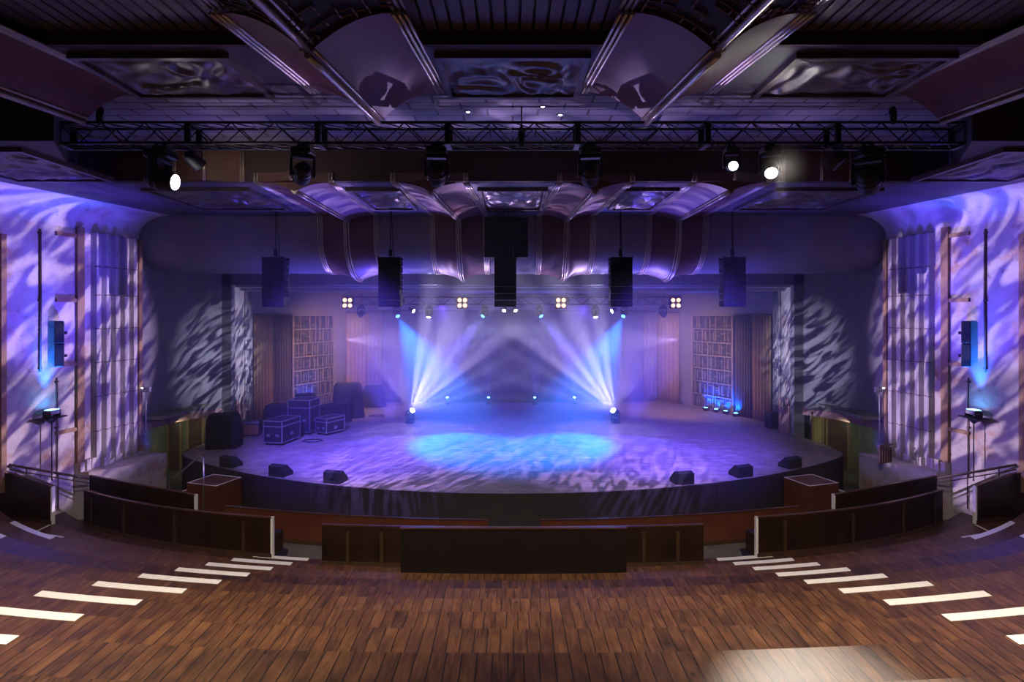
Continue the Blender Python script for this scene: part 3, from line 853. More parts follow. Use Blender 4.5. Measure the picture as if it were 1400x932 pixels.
truss('truss hung over the stage carrying the beam lights', -6.75, 6.75, SD, SBZ, STZ, .3, .36, .022)
for x, y, z0, z1, lab in ((.16, FD, FT - .42, ZH + .05, 'black chain hoist holding the middle of the front truss'),
                          (-7.6, FD, FT, ZH + .05, 'short black hoist at the left end of the front truss'),
                          (7.0, FD, FT, ZH + .05, 'short black hoist at the right end of the front truss')):
    r = thing('chain_hoist', lab, 'hoist', (x, y, z0), 'truss hoists')
    b = MB(); b.lathe([(.02, z0 - .05), (.05, z0), (.06, z0 + .12), (.04, z0 + .24), (.015, z0 + .28)], 12, Matrix.Translation((x, y - .24, 0)))
    obj('hoist_body', b, M['black'], r, world=True)
    b = MB().tube([(x, y - .24, z0 + .25), (x, y - .24, z1)], .014, 6)
    obj('chain', b, M['blackmetal'], r, world=True)
    b = MB().tube([(x - .03, y - .24, z0), (x - .06, y - .22, z0 + .2), (x, y - .24, z0 + .38)], .012, 6).tube([(x + .03, y - .24, z0), (x + .06, y - .22, z0 + .2), (x, y - .24, z0 + .38)], .012, 6)
    obj('sling', b, M['black'], r, world=True)
for x in (-6.2, -2.0, 2.2, 6.2):
    r = thing('truss_cable', 'thin steel cable %s from the left holding up the stage truss' % {-6.2: 'first', -2.0: 'second', 2.2: 'third', 6.2: 'fourth'}[x], 'cable', (x, SD, STZ), 'stage truss cables')
    obj('steel_rope', MB().tube([(x, SD, STZ - .02), (x, SD, 6.58)], .01, 6), M['blackmetal'], r, world=True)
    obj('shackle', MB().box((x, SD, STZ + .05), (.05, .05, .06)), M['blackmetal'], r, world=True)

# ------------------------------------------------------------------ moving heads and lamps
def moving_head(label, loc, aim, hang, k=1.0, lens='lens', group=None, twoarm=True, name='moving_head'):
    loc = Vector(loc); aim = Vector(aim)
    R = Matrix.Rotation(PI, 4, 'X') if hang else Matrix.Identity(4)
    piv_l = Vector((0, 0, .44 * k))
    d = (aim - (loc + R.to_3x3() @ piv_l)).normalized()
    dl = (R.to_3x3().inverted() @ d)
    pan = math.atan2(dl.y, dl.x) - PI / 2 if abs(dl.x) + abs(dl.y) > 1e-4 else 0
    r = thing(name, label, 'stage light', loc, group, (PI, 0, 0) if hang else None)
    S = Matrix.Scale(k, 4)
    obj('base', MB().cbox((0, 0, .07), (.36, .3, .13), .025, S), M['black'], r)
    if hang: obj('clamp', MB().cbox((0, 0, -.03), (.2, .06, .06), .01, S).tube([(-.06, 0, -.03), (-.06, 0, -.1)], .025, 6, S).tube([(.06, 0, -.03), (.06, 0, -.1)], .025, 6, S), M['blackmetal'], r)
    Mp = Matrix.Rotation(pan, 4, 'Z')
    y = MB()
    y.cbox((0, 0, .16), (.42, .16, .06), .015, S @ Mp)
    for sx in (-1, 1): y.cbox((sx * .195, 0, .33), (.05, .13, .36), .018, S @ Mp)
    obj('yoke', y, M['black'], r)
    q = dl.to_track_quat('Z', 'Y').to_matrix().to_4x4()
    Mh = Matrix.Translation(piv_l) @ q @ S
    h = obj('head', MB().lathe([(.07, -.2), (.12, -.18), (.15, -.08), (.16, .04), (.155, .12), (.14, .2), (.125, .22)], 18, Mh), M['black'], r)
    obj('lens', MB().lathe([(.115, .215), (.11, .228), (.06, .238), (.0, .24)], 18, Mh), M[lens], h)
    obj('vent_ring', MB().lathe([(.163, .0), (.167, .015), (.163, .03)], 18, Mh).lathe([(.15, -.1), (.158, -.085), (.155, -.07)], 18, Mh), M['blackmetal'], h)
    return loc + R.to_3x3() @ piv_l, d
def flood(label, loc, aim, lens, k=1.0, group=None):
    loc = Vector(loc); d = (Vector(aim) - loc).normalized()
    r = thing('par_can', label, 'stage light', loc, group)
    q = d.to_track_quat('Z', 'Y').to_matrix().to_4x4() @ Matrix.Scale(k, 4)
    h = obj('can', MB().lathe([(.05, -.16), (.09, -.14), (.1, -.02), (.11, .1), (.115, .12), (.105, .12), (.1, .09)], 16, q), M['black'], r)
    obj('lens', MB().lathe([(.1, .09), (.05, .1), (0, .102)], 16, q), M[lens], h)
    return r, d

def spot(name, loc, target, power, color, angle, blend=.25, radius=.04, gobo=None, smooth=0.0):
    l = bpy.data.lights.new(name, 'SPOT'); o = bpy.data.objects.new(name, l); col.objects.link(o)
    o.location = loc
    o.rotation_euler = (Vector(target) - Vector(loc)).to_track_quat('-Z', 'Y').to_euler()
    l.energy = power; l.color = color; l.spot_size = math.radians(angle); l.spot_blend = blend; l.shadow_soft_size = radius
    if gobo or smooth:
        l.use_nodes = True; t = l.node_tree
        em = t.nodes['Emission']
    if smooth:                                        # wide lens: the beam does not peak at the lamp
        lf = N(t, 'ShaderNodeLightFalloff', i_Strength=1.0, i_Smooth=smooth); t.links.new(lf.outputs['Quadratic'], em.inputs['Strength'])
    if gobo:
        tc = N(t, 'ShaderNodeTexCoord'); sp_ = N(t, 'ShaderNodeSeparateXYZ'); t.links.new(tc.outputs['Normal'], sp_.inputs[0])
        u = math_n(t, 'DIVIDE', sp_.outputs[0], sp_.outputs[2]); v = math_n(t, 'DIVIDE', sp_.outputs[1], sp_.outputs[2])
        cb = N(t, 'ShaderNodeCombineXYZ'); t.links.new(u, cb.inputs[0]); t.links.new(v, cb.inputs[1])
        if gobo['type'] == 'ripple':
            mp = N(t, 'ShaderNodeMapping', vector_type='TEXTURE'); mp.inputs['Rotation'].default_value = (0, 0, gobo.get('rot', .8)); mp.inputs['Scale'].default_value = gobo.get('scale', (.28, .06, 1))
            mp.inputs['Location'].default_value = gobo.get('off', (0, 0, 0))
            t.links.new(cb.outputs[0], mp.inputs[0])
            nz = N(t, 'ShaderNodeTexNoise', i_Scale=1.0, i_Detail=1.0, i_Distortion=.8); t.links.new(mp.outputs[0], nz.inputs['Vector'])
            lo = gobo.get('lo', .12)
            c0 = gobo.get('dark', (.25, .2, 1)); c1 = gobo.get('light', (1, .88, 1))
            cc = ramp(t, nz.outputs['Fac'], [(.44, tuple(lo * x for x in c0)), (.6, c1)])
            t.links.new(cc, em.inputs['Color'])
        else:
            ang = math_n(t, 'ARCTAN2', v, u)
            cb2 = N(t, 'ShaderNodeCombineXYZ'); t.links.new(math_n(t, 'MULTIPLY', ang, gobo.get('n', 3.0)), cb2.inputs[0])
            nz = N(t, 'ShaderNodeTexNoise', i_Scale=gobo.get('freq', 1.6), i_Detail=2); t.links.new(cb2.outputs[0], nz.inputs['Vector'])
            cc = ramp(t, nz.outputs['Fac'], [(gobo.get('a', .4), gobo.get('lo', .25)), (gobo.get('b', .62), 1)])
            t.links.new(cc, em.inputs['Color'])
    return o

WHITE, BLUE, VIO, CYAN = (.9, .92, 1), (.06, .07, 1), (.3, .18, 1), (.0, .22, 1)
# front truss heads
HZ = FB - .03
fh = [(228, 'large moving head at the left end of the front truss, white lens turned sideways', (1.0, 10.9, 6.8), 1.25, 'e_white'),
      (419, 'black moving head hanging under the front truss, second from the left', (-9, 22, 4), 1.05, 'lens'),
      (599, 'black moving head hanging under the front truss, third from the left', (-2, 19, 1.1), 1.05, 'lens'),
      (805, 'black moving head hanging under the front truss, third from the right', (2, 19, 1.1), 1.05, 'lens'),
      (1178, 'large dark moving head at the right end of the front truss', (11, 17, 4), 1.25, 'lens')]
pos = {}
for px, lab, aim, k, ln in fh:
    x = (px - CX) / F * FD
    pos[px] = moving_head(lab, (x, FD - .2, HZ - .06 - (.04 if k > 1.2 else 0)), aim, True, k, ln, 'heads on the front truss')[0]
# lamp that dazzles and its small lit neighbour
x = (1045 - CX) / F * FD
HOT = (x, FD - .25, HZ - .06)
pos['hot'], hd_ = moving_head('moving head on the front truss shining a dazzling white beam at the seats', HOT, (2.5, 4.0, 2.9), True, .9, 'e_hot', 'heads on the front truss')
x = (995 - CX) / F * FD
moving_head('small moving head with a glowing white side, left of the dazzling one', (x, FD - .2, HZ - .06), (3.0, 5.0, 6.2), True, .72, 'e_white', 'heads on the front truss')
for px, lab in ((262, 'small flood lamp next to the large left moving head'), (1146, 'small flood lamp next to the large right moving head')):
    x = (px - CX) / F * FD
    r, d = flood(lab, (x, FD + .1, 8.5), (x + (1.0 if px < 700 else -1), FD + 2, 7.2), 'e_white' if px < 700 else 'lens', 1.2, 'floods on the front truss')
    obj('yoke', MB().tube([(-.14, 0, 0), (-.14, 0, .16), (.14, 0, .16), (.14, 0, 0)], .012, 6).tube([(0, 0, .16), (0, 0, .25)], .015, 6), M['blackmetal'], r)

# stage truss: blinders and beams
for q, px in enumerate((478, 633, 766, 921)):
    X = (px - CX) / F * SD
    r = thing('blinder_light', 'four-cell amber blinder on the stage truss, %s from the left' % ['first', 'second', 'third', 'fourth'][q], 'stage light', (X, SD - .26, 6.02), 'amber blinders')
    obj('housing', MB().cbox((0, .02, 0), (.46, .14, .46), .02), M['black'], r)
    for a in (-.11, .11):
        for c in (-.11, .11):
            l_ = obj('lamp_cell', MB().lathe([(.1, 0), (.105, .03), (.09, .03), (.085, .01)], 14, Matrix.Translation((a, -.05, c)) @ Matrix.Rotation(PI / 2, 4, 'X')), M['steel'], r)
            obj('bulb', MB().lathe([(.075, .012), (.05, .03), (0, .038)], 12, Matrix.Translation((a, -.05, c)) @ Matrix.Rotation(PI / 2, 4, 'X')), M['e_warm'], l_)
    obj('yoke', MB().tube([(-.25, .02, 0), (-.25, .02, .28), (.25, .02, .28), (.25, .02, 0)], .014, 6), M['blackmetal'], r)
    spot('blinder_%d' % q, (X, SD - .4, 6.02), (X * 1.35, 30, 2.5), 160, (1, .5, .25), 120, 1, .12, smooth=1.0)
sh = [(495, (-8.2, 28, 2.5), 'e_white', 'first from the left'), (543, (-1.6, 20.0, 1.1), 'e_blue', 'second from the left'), (587, (-3.6, 22.5, 1.1), 'e_white', 'third from the left'),
      (663, (-4.4, 20.0, 1.1), 'e_blue', 'fourth from the left'), (737, (4.4, 20.0, 1.1), 'e_blue', 'fourth from the right'), (813, (3.6, 22.5, 1.1), 'e_white', 'third from the right'),
      (853, (1.6, 20.0, 1.1), 'e_blue', 'second from the right'), (905, (8.2, 28, 2.5), 'e_white', 'first from the right')]
for px, aim, ln, w in sh:
    X = (px - CX) / F * SD
    c, d = moving_head('%s beam moving head under the stage truss, %s' % ('blue' if ln == 'e_blue' else 'white', w), (X, SD - .15, SBZ - .06), aim, True, .72, ln, 'heads on the stage truss')
    L0 = c + d * .2
    if ln == 'e_blue':
        if abs(X) > 3.5: spot('stage_cyan', L0, aim, 24000, (.0, .16, 1), 40, .8, .05, smooth=2)
        else: spot('stage_blue', L0, aim, 8000, (.07, .06, 1), 26, .5, .05, smooth=2)
    elif 540 < px < 860:
        spot('stage_white', L0, aim, 1000, (.5, .46, 1), 60, .5, .04, dict(type='rays', n=2.2, freq=2.2), smooth=1)
    else:
        spot('stage_side', L0, aim, 1400, (1, .58, .36), 110, 1, .05, smooth=1)
for s in (-1, 1):
    r, d = flood('small pale flood on the stage truss beside the %s blue beam head' % NAME[s], (s * 4.1, SD - .2, 5.72), (s * 2.5, SD - 1, 4.9), 'e_white', .9, 'floods on the stage truss')
    obj('yoke', MB().tube([(-.12, 0, 0), (-.12, 0, .14), (.12, 0, .14), (.12, 0, 0)], .01, 6).tube([(0, 0, .14), (0, 0, .24)], .012, 6), M['blackmetal'], r)
for px in (690, 704):
    X = (px - CX) / F * SD
    flood('small pale flood at the middle of the stage truss, %s of the centre' % ('left' if px < 700 else 'right'), (X, SD - .2, 5.74), (X + (.3 if px > 700 else -.3), SD - 1, 5.2), 'e_white', .7, 'floods on the stage truss')
# floor heads
for s in (-1, 1):
    X = s * 4.22
    aim = Vector((-s * 2.4, 17.4, 8.2))
    c, d = moving_head('moving head standing on the stage floor at the %s, throwing a fan of white beams' % NAME[s], (X, 24.0, ZS), aim, False, .95, 'e_white', 'heads on the stage floor')
    spot('floor_fan', c + d * .26, aim, 500, (.6, .58, 1), 64, .5, .03, smooth=.1)
    for th, wd, pw in ((9, 6, 5000), (19, 7, 8000), (30, 6, 10000), (40, 9, 12000), (52, 7, 11000), (63, 10, 12000), (76, 9, 12000)):
        t_ = math.radians(th)
        dv = Vector((-s * math.cos(t_), -.55 if th > 45 else -.12, math.sin(t_))).normalized()
        spot('fan_beam', c + dv * .26, c + dv * 5, pw, (.66, .66, 1), wd, .6, .02, smooth=.1)
    for ax, ay, pw in ((s * 4.4, 16.3, 3500), (-s * .4, 16.0, 7500)):
        spot('ceiling_gobo', c + (Vector((ax, ay, 8.4)) - c).normalized() * .26, (ax, ay, 8.4), pw, (.62, .48, 1), 30, .35, .03, dict(type='ripple', rot=.1 * s, scale=(.16, .03, 1), lo=.04, dark=(.4, .25, 1), light=(1, .9, 1)), smooth=2)
for px in (612, 668, 731, 785):
    X = (px - CX) / F * 28.9
    w = {612: 'first', 668: 'second', 731: 'third', 785: 'fourth'}[px]
    c, d = moving_head('small blue light on the floor before the backdrop, %s from the left' % w, (X, 28.9, ZS), (X * 1.1, 27.2, 5.0), False, .55, 'e_cyan', 'blue floor lights')
    spot('rear_blue', c + d * .16, (X * 1.1, 27.2, 5.2), 1500 if px in (668, 731) else 300, (.06, .1, 1), 30, .8, .03, smooth=.5)
# blue floor washes at the lattice screens
for i, (px, D) in enumerate(((965, 27.0), (979, 26.6), (992, 26.1), (1006, 25.5), (425, 26.4))):
    X = (px - CX) / F * D
    w = ['first', 'second', 'third', 'fourth'][i] + ' of four below the right lattice screen' if i < 4 else 'below the left lattice screen'
    s = 1 if X > 0 else -1
    tx = s * (lineX(D) - .05)
    r = thing('floor_wash_light', 'small blue wash light on the stage floor, ' + w, 'stage light', (X, D, ZS), 'blue wash lights')
    h = obj('can', MB().lathe([(.09, .0), (.11, .02), (.115, .14), (.1, .15)], 14), M['black'], r)
    obj('lens', MB().lathe([(.1, .148), (.05, .158), (0, .16)], 14), M['e_cyan'], h)
    obj('bracket', MB().boxa((-.14, -.02, 0), (-.12, .02, .12)).boxa((.12, -.02, 0), (.14, .02, .12)), M['blackmetal'], r)
    spot('screen_wash', (X, D, ZS + .2), (tx, D + .25, ZS + 1.3), 420, (.0, .08, 1), 95, .8, .04)

# ------------------------------------------------------------------ flown speakers
PD = 17.3
for q, px in enumerate((377, 534, 691, 848, 1001)):
    X = (px - CX) / F * PD
    w = ['leftmost', 'second', 'middle', 'fourth', 'rightmost'][q]
    lab = {0: 'leftmost of the five flown black line arrays', 1: 'black line array hung second from the left', 2: 'middle black line array, hung below the square bass cluster', 3: 'black line array hung second from the right', 4: 'rightmost of the five flown black line arrays'}[q]
    r = thing('line_array_speaker', lab, 'speaker', (X, PD, 5.78), 'flown line arrays')
    for i in range(7):
        zc = .1 + i * .2
        ang = (3 - i) * -.012
        b = MB().prism([(-.22, -.095), (.2, -.085), (.2, .085), (-.22, .095)], -.32, .32, axis=0)
        b.shift((0, .02 * abs(i - 3) * .1, zc))
        c_ = obj('cabinet', b, M['speaker'], r)
        obj('grille', MB().boxa((-.31, -.232, zc - .085), (-.02, -.222, zc + .085)).boxa((.02, -.232, zc - .085), (.31, -.222, zc + .085)), M['speaker'], c_)
    obj('flying_frame', MB().boxa((-.33, -.22, 1.4), (.33, -.16, 1.46)).boxa((-.33, .16, 1.4), (.33, .22, 1.46)).boxa((-.05, -.22, 1.4), (.05, .22, 1.46)), M['speaker'], r)
    if q != 2: obj('hanging_cable', MB().tube([(.0, 0, 1.44), (0, 0, ZL - 5.78)], .014, 6).tube([(.08, .1, 1.44), (.05, .08, 2.0), (.02, .02, ZL - 5.78)], .012, 6).box((0, 0, 1.6), (.09, .09, .2)), M['speaker'], r)
X = (692 - CX) / F * PD
r = thing('bass_cluster', 'square flown cluster of black bass cabinets above the middle line array', 'speaker', (X, PD, 7.22))
for i in range(3):
    for j in range(2):
        c_ = obj('cabinet', MB().cbox((-.43 + i * .43, 0, .28 + j * .56), (.42, .6, .55), .012), M['speaker'], r)
        obj('grille', MB().boxa((-.43 + i * .43 - .19, -.31, .05 + j * .56), (-.43 + i * .43 + .19, -.302, .51 + j * .56)), M['speaker'], c_)
b = MB().boxa((-.64, -.25, 1.12), (.64, -.19, 1.17)).boxa((-.64, .19, 1.12), (.64, .25, 1.17))
for a in (-.5, -.3, -.12, .12, .3, .5): b.tube([(a, 0, 1.15), (a * .25, 0, ZL - 7.22 - .012)], .01, 6)
obj('rigging', b, M['speaker'], r)

# ------------------------------------------------------------------ things on the stage
for px, py, lab in ((312, 639, 'black wedge monitor at the stage edge above the left step box'), (380, 652, 'second black wedge monitor from the left along the stage edge'), (455, 662, 'third black wedge monitor from the left along the stage edge'),
                    (937, 664, 'third black wedge monitor from the right along the stage edge'), (1017, 653, 'second black wedge monitor from the right along the stage edge'), (1085, 641, 'black wedge monitor at the stage edge above the right step box')):
    D = F * (CZ - ZS) / (py - HY); X = (px - CX) / F * D
    D = max(D, front(X) + .32)
    yaw = math.atan2(X, 30.6 - D) * .75
    r = thing('wedge_monitor', lab, 'speaker', (X, D, ZS), 'wedge monitors along the stage edge', (0, 0, yaw))
    obj('cabinet', MB().prism([(-.2, 0), (.2, 0), (.2, .1), (-.05, .32), (-.2, .28)], -.25, .25, axis=0), M['black'], r)
    obj('grille', MB().add([(-.23, .19, .118), (.23, .19, .118), (.23, -.03, .315), (-.23, -.03, .315)], [(0, 1, 2, 3)]), M['blackmetal'], r)
    obj('handle', MB().boxa((-.06, -.215, .12), (.06, -.2, .16)), M['blackmetal'], r)

def cloth_box(name, label, cat, c, d, seed, yaw=0, taper=.86, group=None, wheels=False):
    r = thing(name, label, cat, (c[0], c[1], ZS + .004), group, (0, 0, yaw))
    hx, hy, H = d[0] / 2, d[1] / 2, d[2]
    n, rows = 44, 9
    vs, fs = [], []
    for j in range(rows + 1):
        v = j / rows
        for i in range(n):
            w = 2 * PI * i / n
            ex = 5.0
            cx_, sy_ = math.cos(w), math.sin(w)
            k = (abs(cx_) ** ex + abs(sy_) ** ex) ** (-1 / ex)
            fold = 1 + .045 * (1 - v) * math.sin(9 * w + seed * 2 + 2 * v) + .03 * noise.noise(Vector((3 * cx_, 3 * sy_, seed + 2 * v)))
            tp = (1 - (1 - taper) * v) * fold
            z = H * v
            if v == 1: tp *= .9
            z += .05 * H * noise.noise(Vector((2 * cx_ + seed, 2 * sy_, 1))) * v
            vs.append((hx * k * cx_ * tp, hy * k * sy_ * tp, z if j else 0.0))
    for j in range(rows):
        for i in range(n):
            q = (i + 1) % n
            fs.append((j * n + i, j * n + q, j * n + n + q, j * n + n + i))
    b = MB().add(vs, fs, True)
    b.add([vs[rows * n + i] for i in range(n)] + [(0, 0, H * 1.02)], [(i, (i + 1) % n, n) for i in range(n)], True)
    obj('cover', b, M['blackcloth'], r)
    return r
def flight_case(label, c, d, z, yaw, group, open_front=True):
    r = thing('flight_case', label, 'flight case', (c[0], c[1], z + .004), group, (0, 0, yaw))
    x, y, H = d[0] / 2, d[1] / 2, d[2]
    wz = .1
    obj('case_body', MB().boxa((-x, -y, wz), (x, y, H * .78)), M['blackcloth'], r)
    obj('lid', MB().boxa((-x, -y, H * .79), (x, y, H)), M['blackcloth'], r)
    b = MB(); t = .016
    for zz in (wz, H * .78, H):
        for (p, q) in (((-x, -y), (x, -y)), ((-x, y), (x, y)), ((-x, -y), (-x, y)), ((x, -y), (x, y))):
            b.boxa((min(p[0], q[0]) - t, min(p[1], q[1]) - t, zz - t), (max(p[0], q[0]) + t, max(p[1], q[1]) + t, zz + t))
    for sx in (-1, 1):
        for sy in (-1, 1): b.boxa((sx * x - t, sy * y - t, wz), (sx * x + t, sy * y + t, H))
    obj('edging', b, M['steel'], r)
    for sx in (-.5, .5):
        obj('latch', MB().cbox((sx * x, -y - .012, H * .42), (.12, .02, .09), .006), M['steel'], r)
    obj('recessed_handle', MB().cbox((x + .012, 0, H * .4), (.02, .16, .1), .006), M['steel'], r)
    for sx in (-1, 1):
        for sy in (-1, 1):
            obj('caster', MB().lathe([(.02, -.02), (.05, -.018), (.05, .018), (.02, .02)], 12, Matrix.Translation((sx * (x - .08), sy * (y - .08), .05)) @ Matrix.Rotation(PI / 2, 4, 'Y')), M['black'], r)
    return r
cloth_box('covered_equipment', 'tall black cloth-covered box at the left tip of the stage', 'covered equipment', (-9.75, 19.75), (1.05, .9, 1.1), 1, .15, .88)
flight_case('black flight case with bright metal edges, nearest of the cases on stage left', (-8.05, 20.45), (.68, 1.15, .82), ZS, -.18, 'flight cases on the stage')
flight_case('upright flight case behind the nearest case on stage left', (-7.85, 22.0), (.85, .8, 1.28), ZS, -.12, 'flight cases on the stage')
flight_case('low flight case with an open frame lid beside the upright case', (-6.85, 21.95), (.55, .9, .62), ZS, -.5, 'flight cases on the stage')
cloth_box('covered_equipment', 'low long heap under black cloth behind the flight cases', 'covered equipment', (-9.05, 22.75), (1.3, .9, .95), 4, .2, .8)
cloth_box('covered_equipment', 'large black cloth-covered backline stack before the left gold curtain', 'covered equipment', (-7.15, 25.4), (1.35, 1.1, 1.45), 6, .3, .85)
cloth_box('covered_equipment', 'smaller rounded heap under black cloth left of the backdrop', 'covered equipment', (-6.75, 28.3), (1.2, 1.0, .98), 9, .2, .72)
cloth_box('covered_equipment', 'dark cloth-covered box in front of the left lattice screen', 'covered equipment', (-8.6, 24.3), (.9, .8, 1.15), 11, .2, .9)
# draped table
r = thing('draped_table', 'long table with a pleated black skirt on stage left', 'table', (-7.35, 23.75, ZS + .004), None, (0, 0, 1.15))
def sk(u, v):
    per = u * 5.2; L_, W_ = 1.7, .7
    pts = [(-L_ / 2, -W_ / 2), (L_ / 2, -W_ / 2), (L_ / 2, W_ / 2), (-L_ / 2, W_ / 2), (-L_ / 2, -W_ / 2)]
    ds = [0, L_, L_ + W_, 2 * L_ + W_, 2 * (L_ + W_)]; d_ = u * ds[-1]
    for i in range(4):
        if d_ <= ds[i + 1] + 1e-6: break
    f = (d_ - ds[i]) / (ds[i + 1] - ds[i]); a, b2 = Vector(pts[i]), Vector(pts[i + 1]); t = (b2 - a).normalized(); nn = Vector((t.y, -t.x))
    p = a.lerp(b2, f) + nn * (.02 * math.sin(u * 60 * PI) * (1.2 - v * .8))
    return (p.x, p.y, .76 * v)
obj('skirt', MB().grid(sk, 240, 3), M['blackcloth'], r)
obj('table_top', MB().cbox((0, 0, .775), (1.72, .72, .03), .008), M['blackcloth'], r)
# amplifier
r = thing('guitar_amplifier', 'small amber-fronted amplifier against the left pillar foot', 'amplifier', (-9.62, 21.55, ZS), None, (0, 0, .25))
obj('cabinet', MB().cbox((0, 0, .3), (.62, .34, .56), .02), M['black'], r)
obj('speaker_cloth', MB().boxa((-.26, -.178, .06), (.26, -.171, .42)), M['amber'], r)
obj('control_panel', MB().boxa((-.28, -.178, .46), (.28, -.171, .55)), M['steel'], r)
obj('foot', MB().boxa((-.28, -.14, 0), (-.22, .14, .02)).boxa((.22, -.14, 0), (.28, .14, .02)), M['black'], r)
def stand(name, label, x, y, h, boom):
    r = thing(name, label, 'stand', (x, y, ZS), 'microphone stands')
    obj('tripod', MB().tube([(0, 0, .28), (.26, .1, .01)], .012, 6).tube([(0, 0, .28), (-.2, .18, .01)], .012, 6).tube([(0, 0, .28), (-.05, -.27, .01)], .012, 6), M['blackmetal'], r)
    obj('pole', MB().tube([(0, 0, .1), (0, 0, h)], .013, 8), M['blackmetal'], r)
    obj('boom', MB().tube([(-.12, 0, h - .1), (boom, 0, h + .22)], .01, 6), M['blackmetal'], r)
    obj('microphone', MB().lathe([(.012, -.1), (.018, .0), (.03, .03), (.026, .06), (0, .07)], 10, Matrix.Translation((boom, 0, h + .22)) @ Matrix.Rotation(1.1, 4, 'Y')), M['greycase'], r)
stand('microphone_stand', 'microphone stand beside the left proscenium pillar', -9.95, 22.5, 1.35, .3)
stand('microphone_stand', 'microphone stand with a raised boom before the right gold curtain', 8.15, 28.7, 1.1, -.35)
r = thing('speaker_box', 'black speaker box at the foot of the right proscenium reveal', 'speaker', (10.15, 22.9, ZS), None, (0, 0, .15))
obj('cabinet', MB().cbox((0, 0, .32), (.4, .38, .62), .015), M['black'], r)
obj('grille', MB().boxa((-.17, -.2, .05), (.17, -.193, .58)), M['blackmetal'], r)

# cable heaps on the left of the stage
for i, (x, y, w) in enumerate(((-7.05, 20.6, 'near the nearest flight case'), (-5.95, 25.6, 'by the large covered stack'))):
    b = MB(); rr = random.Random(i)
    pts = [(x + .3 * math.cos(a * .9) * (1 + .2 * rr.random()), y + .22 * math.sin(a * .9) * (1 + .2 * rr.random()), ZS + .012 + .006 * (a % 4)) for a in range(22)]
    b.tube(pts, .012, 6)
    tag(obj('coiled_cable', b, M['black'], loc=(x, y, ZS), world=True), 'black cable lying in a loose coil on the stage ' + w, 'cable', 'cables on the stage')

# glowing discs added for reflected glints by the tile band
for i, (px, py) in enumerate(((742, 146), (766, 157), (890, 157), (640, 153))):
    D = F * 3.79 / (HY - py)
    X = (px - CX) / F * D
    r = thing('ceiling_glint', 'tiny glowing disc added as a glint in the ceiling tiles, %s from the left' % ['second', 'third', 'fourth', 'first'][i], 'glint', (X, D, ZH + .02), 'ceiling glints')
    obj('rim', MB().lathe([(.07, -.001), (.075, -.014), (.055, -.014), (.05, -.002)], 14), M['steel'], r)
    obj('bulb', MB().lathe([(0, -.016), (.02, -.012), (.03, -.002)], 10), M['e_white'], r)  # glowing tip of the added glint, not a bulb

# ------------------------------------------------------------------ haze
def haze(name, a, b, dens, color, g, label):
    m = bpy.data.materials.new(name); m.use_nodes = True; t = m.node_tree
    t.nodes.remove(t.nodes['Principled BSDF'])
    v = N(t, 'ShaderNodeVolumeScatter', i_Density=dens, i_Anisotropy=g); v.inputs['Color'].default_value = (*color, 1)
    t.links.new(v.outputs[0], t.nodes['Material Output'].inputs['Volume'])
    m.cycles.homogeneous_volume = True
    o = obj(name, MB().boxa(a, b), m)
    tag(o, label, 'haze', None, 'stuff')
haze('stage_haze', (-12.8, 18.3, .05), (12.8, 31.5, 8.5), .05, (.95, .95, 1), .45, 'pale theatrical haze filling the stage where the light beams show')
haze('hall_haze', (-14.4, 9.6, .02), (14.4, 18.28, 9.6), .003, (.95, .95, 1), .3, 'thin haze hanging in the hall under the front truss')

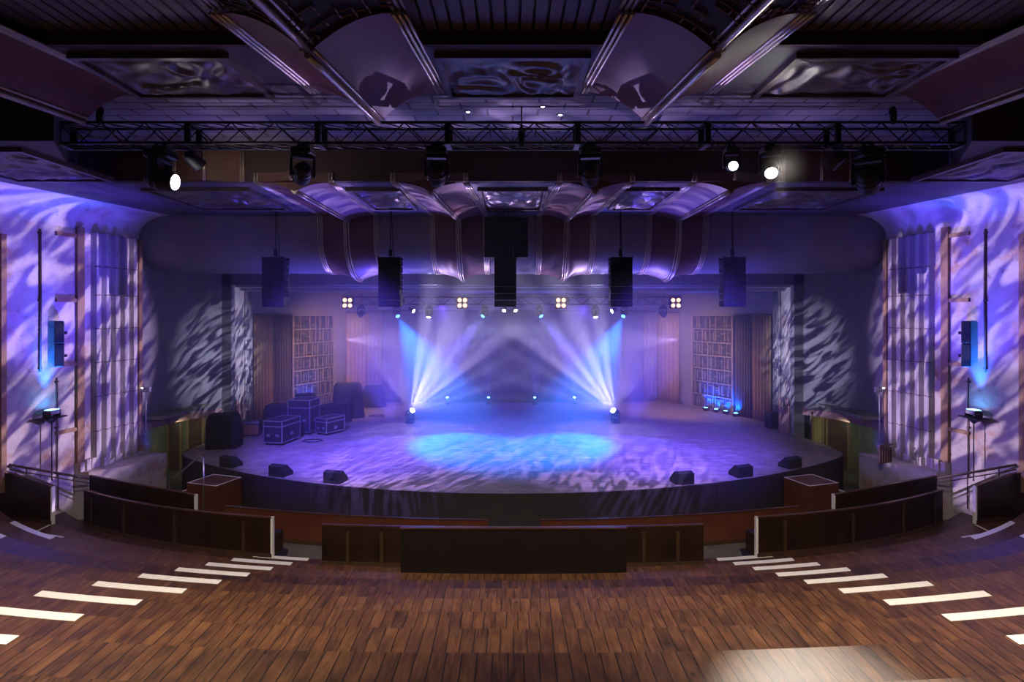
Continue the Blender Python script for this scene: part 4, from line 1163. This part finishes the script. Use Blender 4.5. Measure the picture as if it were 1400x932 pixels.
# ------------------------------------------------------------------ lights
# gobos and washes: front truss, wall uplights, and added ones without a fixture
for s in (-1, 1):
    spot('wall_gobo', (-s * 5.0, 17.7, 4.8), (s * 12.3, 14.6, 4.7), 17000, (.76, .64, 1), 30, .25, .03, dict(type='ripple', rot=.8, scale=(.085, .024, 1), lo=.34, dark=(.4, .25, 1), light=(1, .9, 1)))  # unseen spot placed for the wall ripples
    spot('splay_gobo', (-s * 1.5, 17.7, 5.2), (s * 10.35, 21.8, 3.9), 19000, (.66, .76, 1), 25, 1, .02, dict(type='ripple', rot=.7, scale=(.07, .014, 1), lo=.03))  # unseen spot for the splay ripples, no fixture at its place
    spot('floor_gobo', (s * 5.4, FD - .2, 8.0), (s * 2.8, 17.9, 1.1), 14000, (.42, .32, 1), 42, .7, .03, dict(type='ripple', rot=.75 if s > 0 else 1.5, scale=(.09, .02, 1), lo=.08, dark=(.4, .25, 1)), smooth=30)
    spot('stage_violet', (s * 6.0, FD, 8.1), (s * 4.5, 21.0, 1.1), 34000, (.12, .07, 1), 52, .9, .1, smooth=25)
    spot('back_wash', (s * 2.9, SD + .2, 5.85), (s * 3.4, 29.6, 3.2), 2600, (.19, .11, 1), 100, .9, .08)  # violet added for the backdrop, no fixture modelled for it
    spot('nose_blue', (s * 4.6, 22.6, 1.3), (s * 5.2, 19.4, 6.9), 5000, (.1, .07, 1), 54, .8, .08, smooth=4)  # blue added for the bullnose underside, no lamp on the floor there
    x, D = wpt(644, .26)
    spot('uplight', (s * x, D, 3.18), (s * (x + .3), D + .2, 6.5), 1100, (.02, .16, 1), 40, .9, .05, smooth=.15)
    spot('cove_wash', (s * 9.6, 15.5, 2.0), (s * 12.2, 14.4, 8.5), 3600, (.1, .07, 1), 62, .8, .1, dict(type='ripple', rot=.4, scale=(.6, .12, 1), lo=.5, dark=(.6, .5, 1)))  # unseen spot for the blue cove, nothing modelled here
    spot('recess_lamp', (s * 11.2, 19.6, 1.9), (s * 11.6, 20.9, .8), 18, (.9, .95, .6), 150, 1, .05)
for s in (-1, 1): spot('aisle_blue', (s * 11.6, 13.2, 4.2), (s * 8.6, 12.0, .6), 160, (.1, .06, 1), 60, .9, .05)  # blue added over the outer floor, no such lamp on the wall
spot('seat_lamp', Vector(pos['hot']) + Vector((0, -.3, -.1)), (2.25, 4.02, 2.9), 3600, (1, .9, .76), 13, .9, .05)
spot('seat_spill', Vector(pos['hot']) + Vector((0, -.3, -.1)), (2.4, 1.0, 6.6), 2200, (1, .88, .75), 56, 1, .05)
spot('flood_spill', ((262 - CX) / F * FD, FD + .15, 8.38), (-5.8, 13.2, 8.0), 130, (1, .85, .7), 150, 1, .05)
# house lights over the seats, out of frame above and behind
for x in (-3.2, 3.2):
    spot('house_lamp', (x, 4.2, 9.2), (x * 1.3, 8.0, 1.6), 4200, (1, .84, .66), 92, 1, .25)
w = bpy.data.worlds.new('world'); sc.world = w; w.use_nodes = True
w.node_tree.nodes['Background'].inputs[0].default_value = (.35, .25, .7, 1)
w.node_tree.nodes['Background'].inputs[1].default_value = .03

sc.view_settings.view_transform = 'Standard'
sc.view_settings.look = 'None'
sc.view_settings.gamma = 1
sc.view_settings.use_curve_mapping = False
sc.view_settings.exposure = 0.0
sc.cycles.use_denoising = True
sc.cycles.max_bounces = 5
sc.cycles.volume_bounces = 0
sc.cycles.sample_clamp_indirect = 4
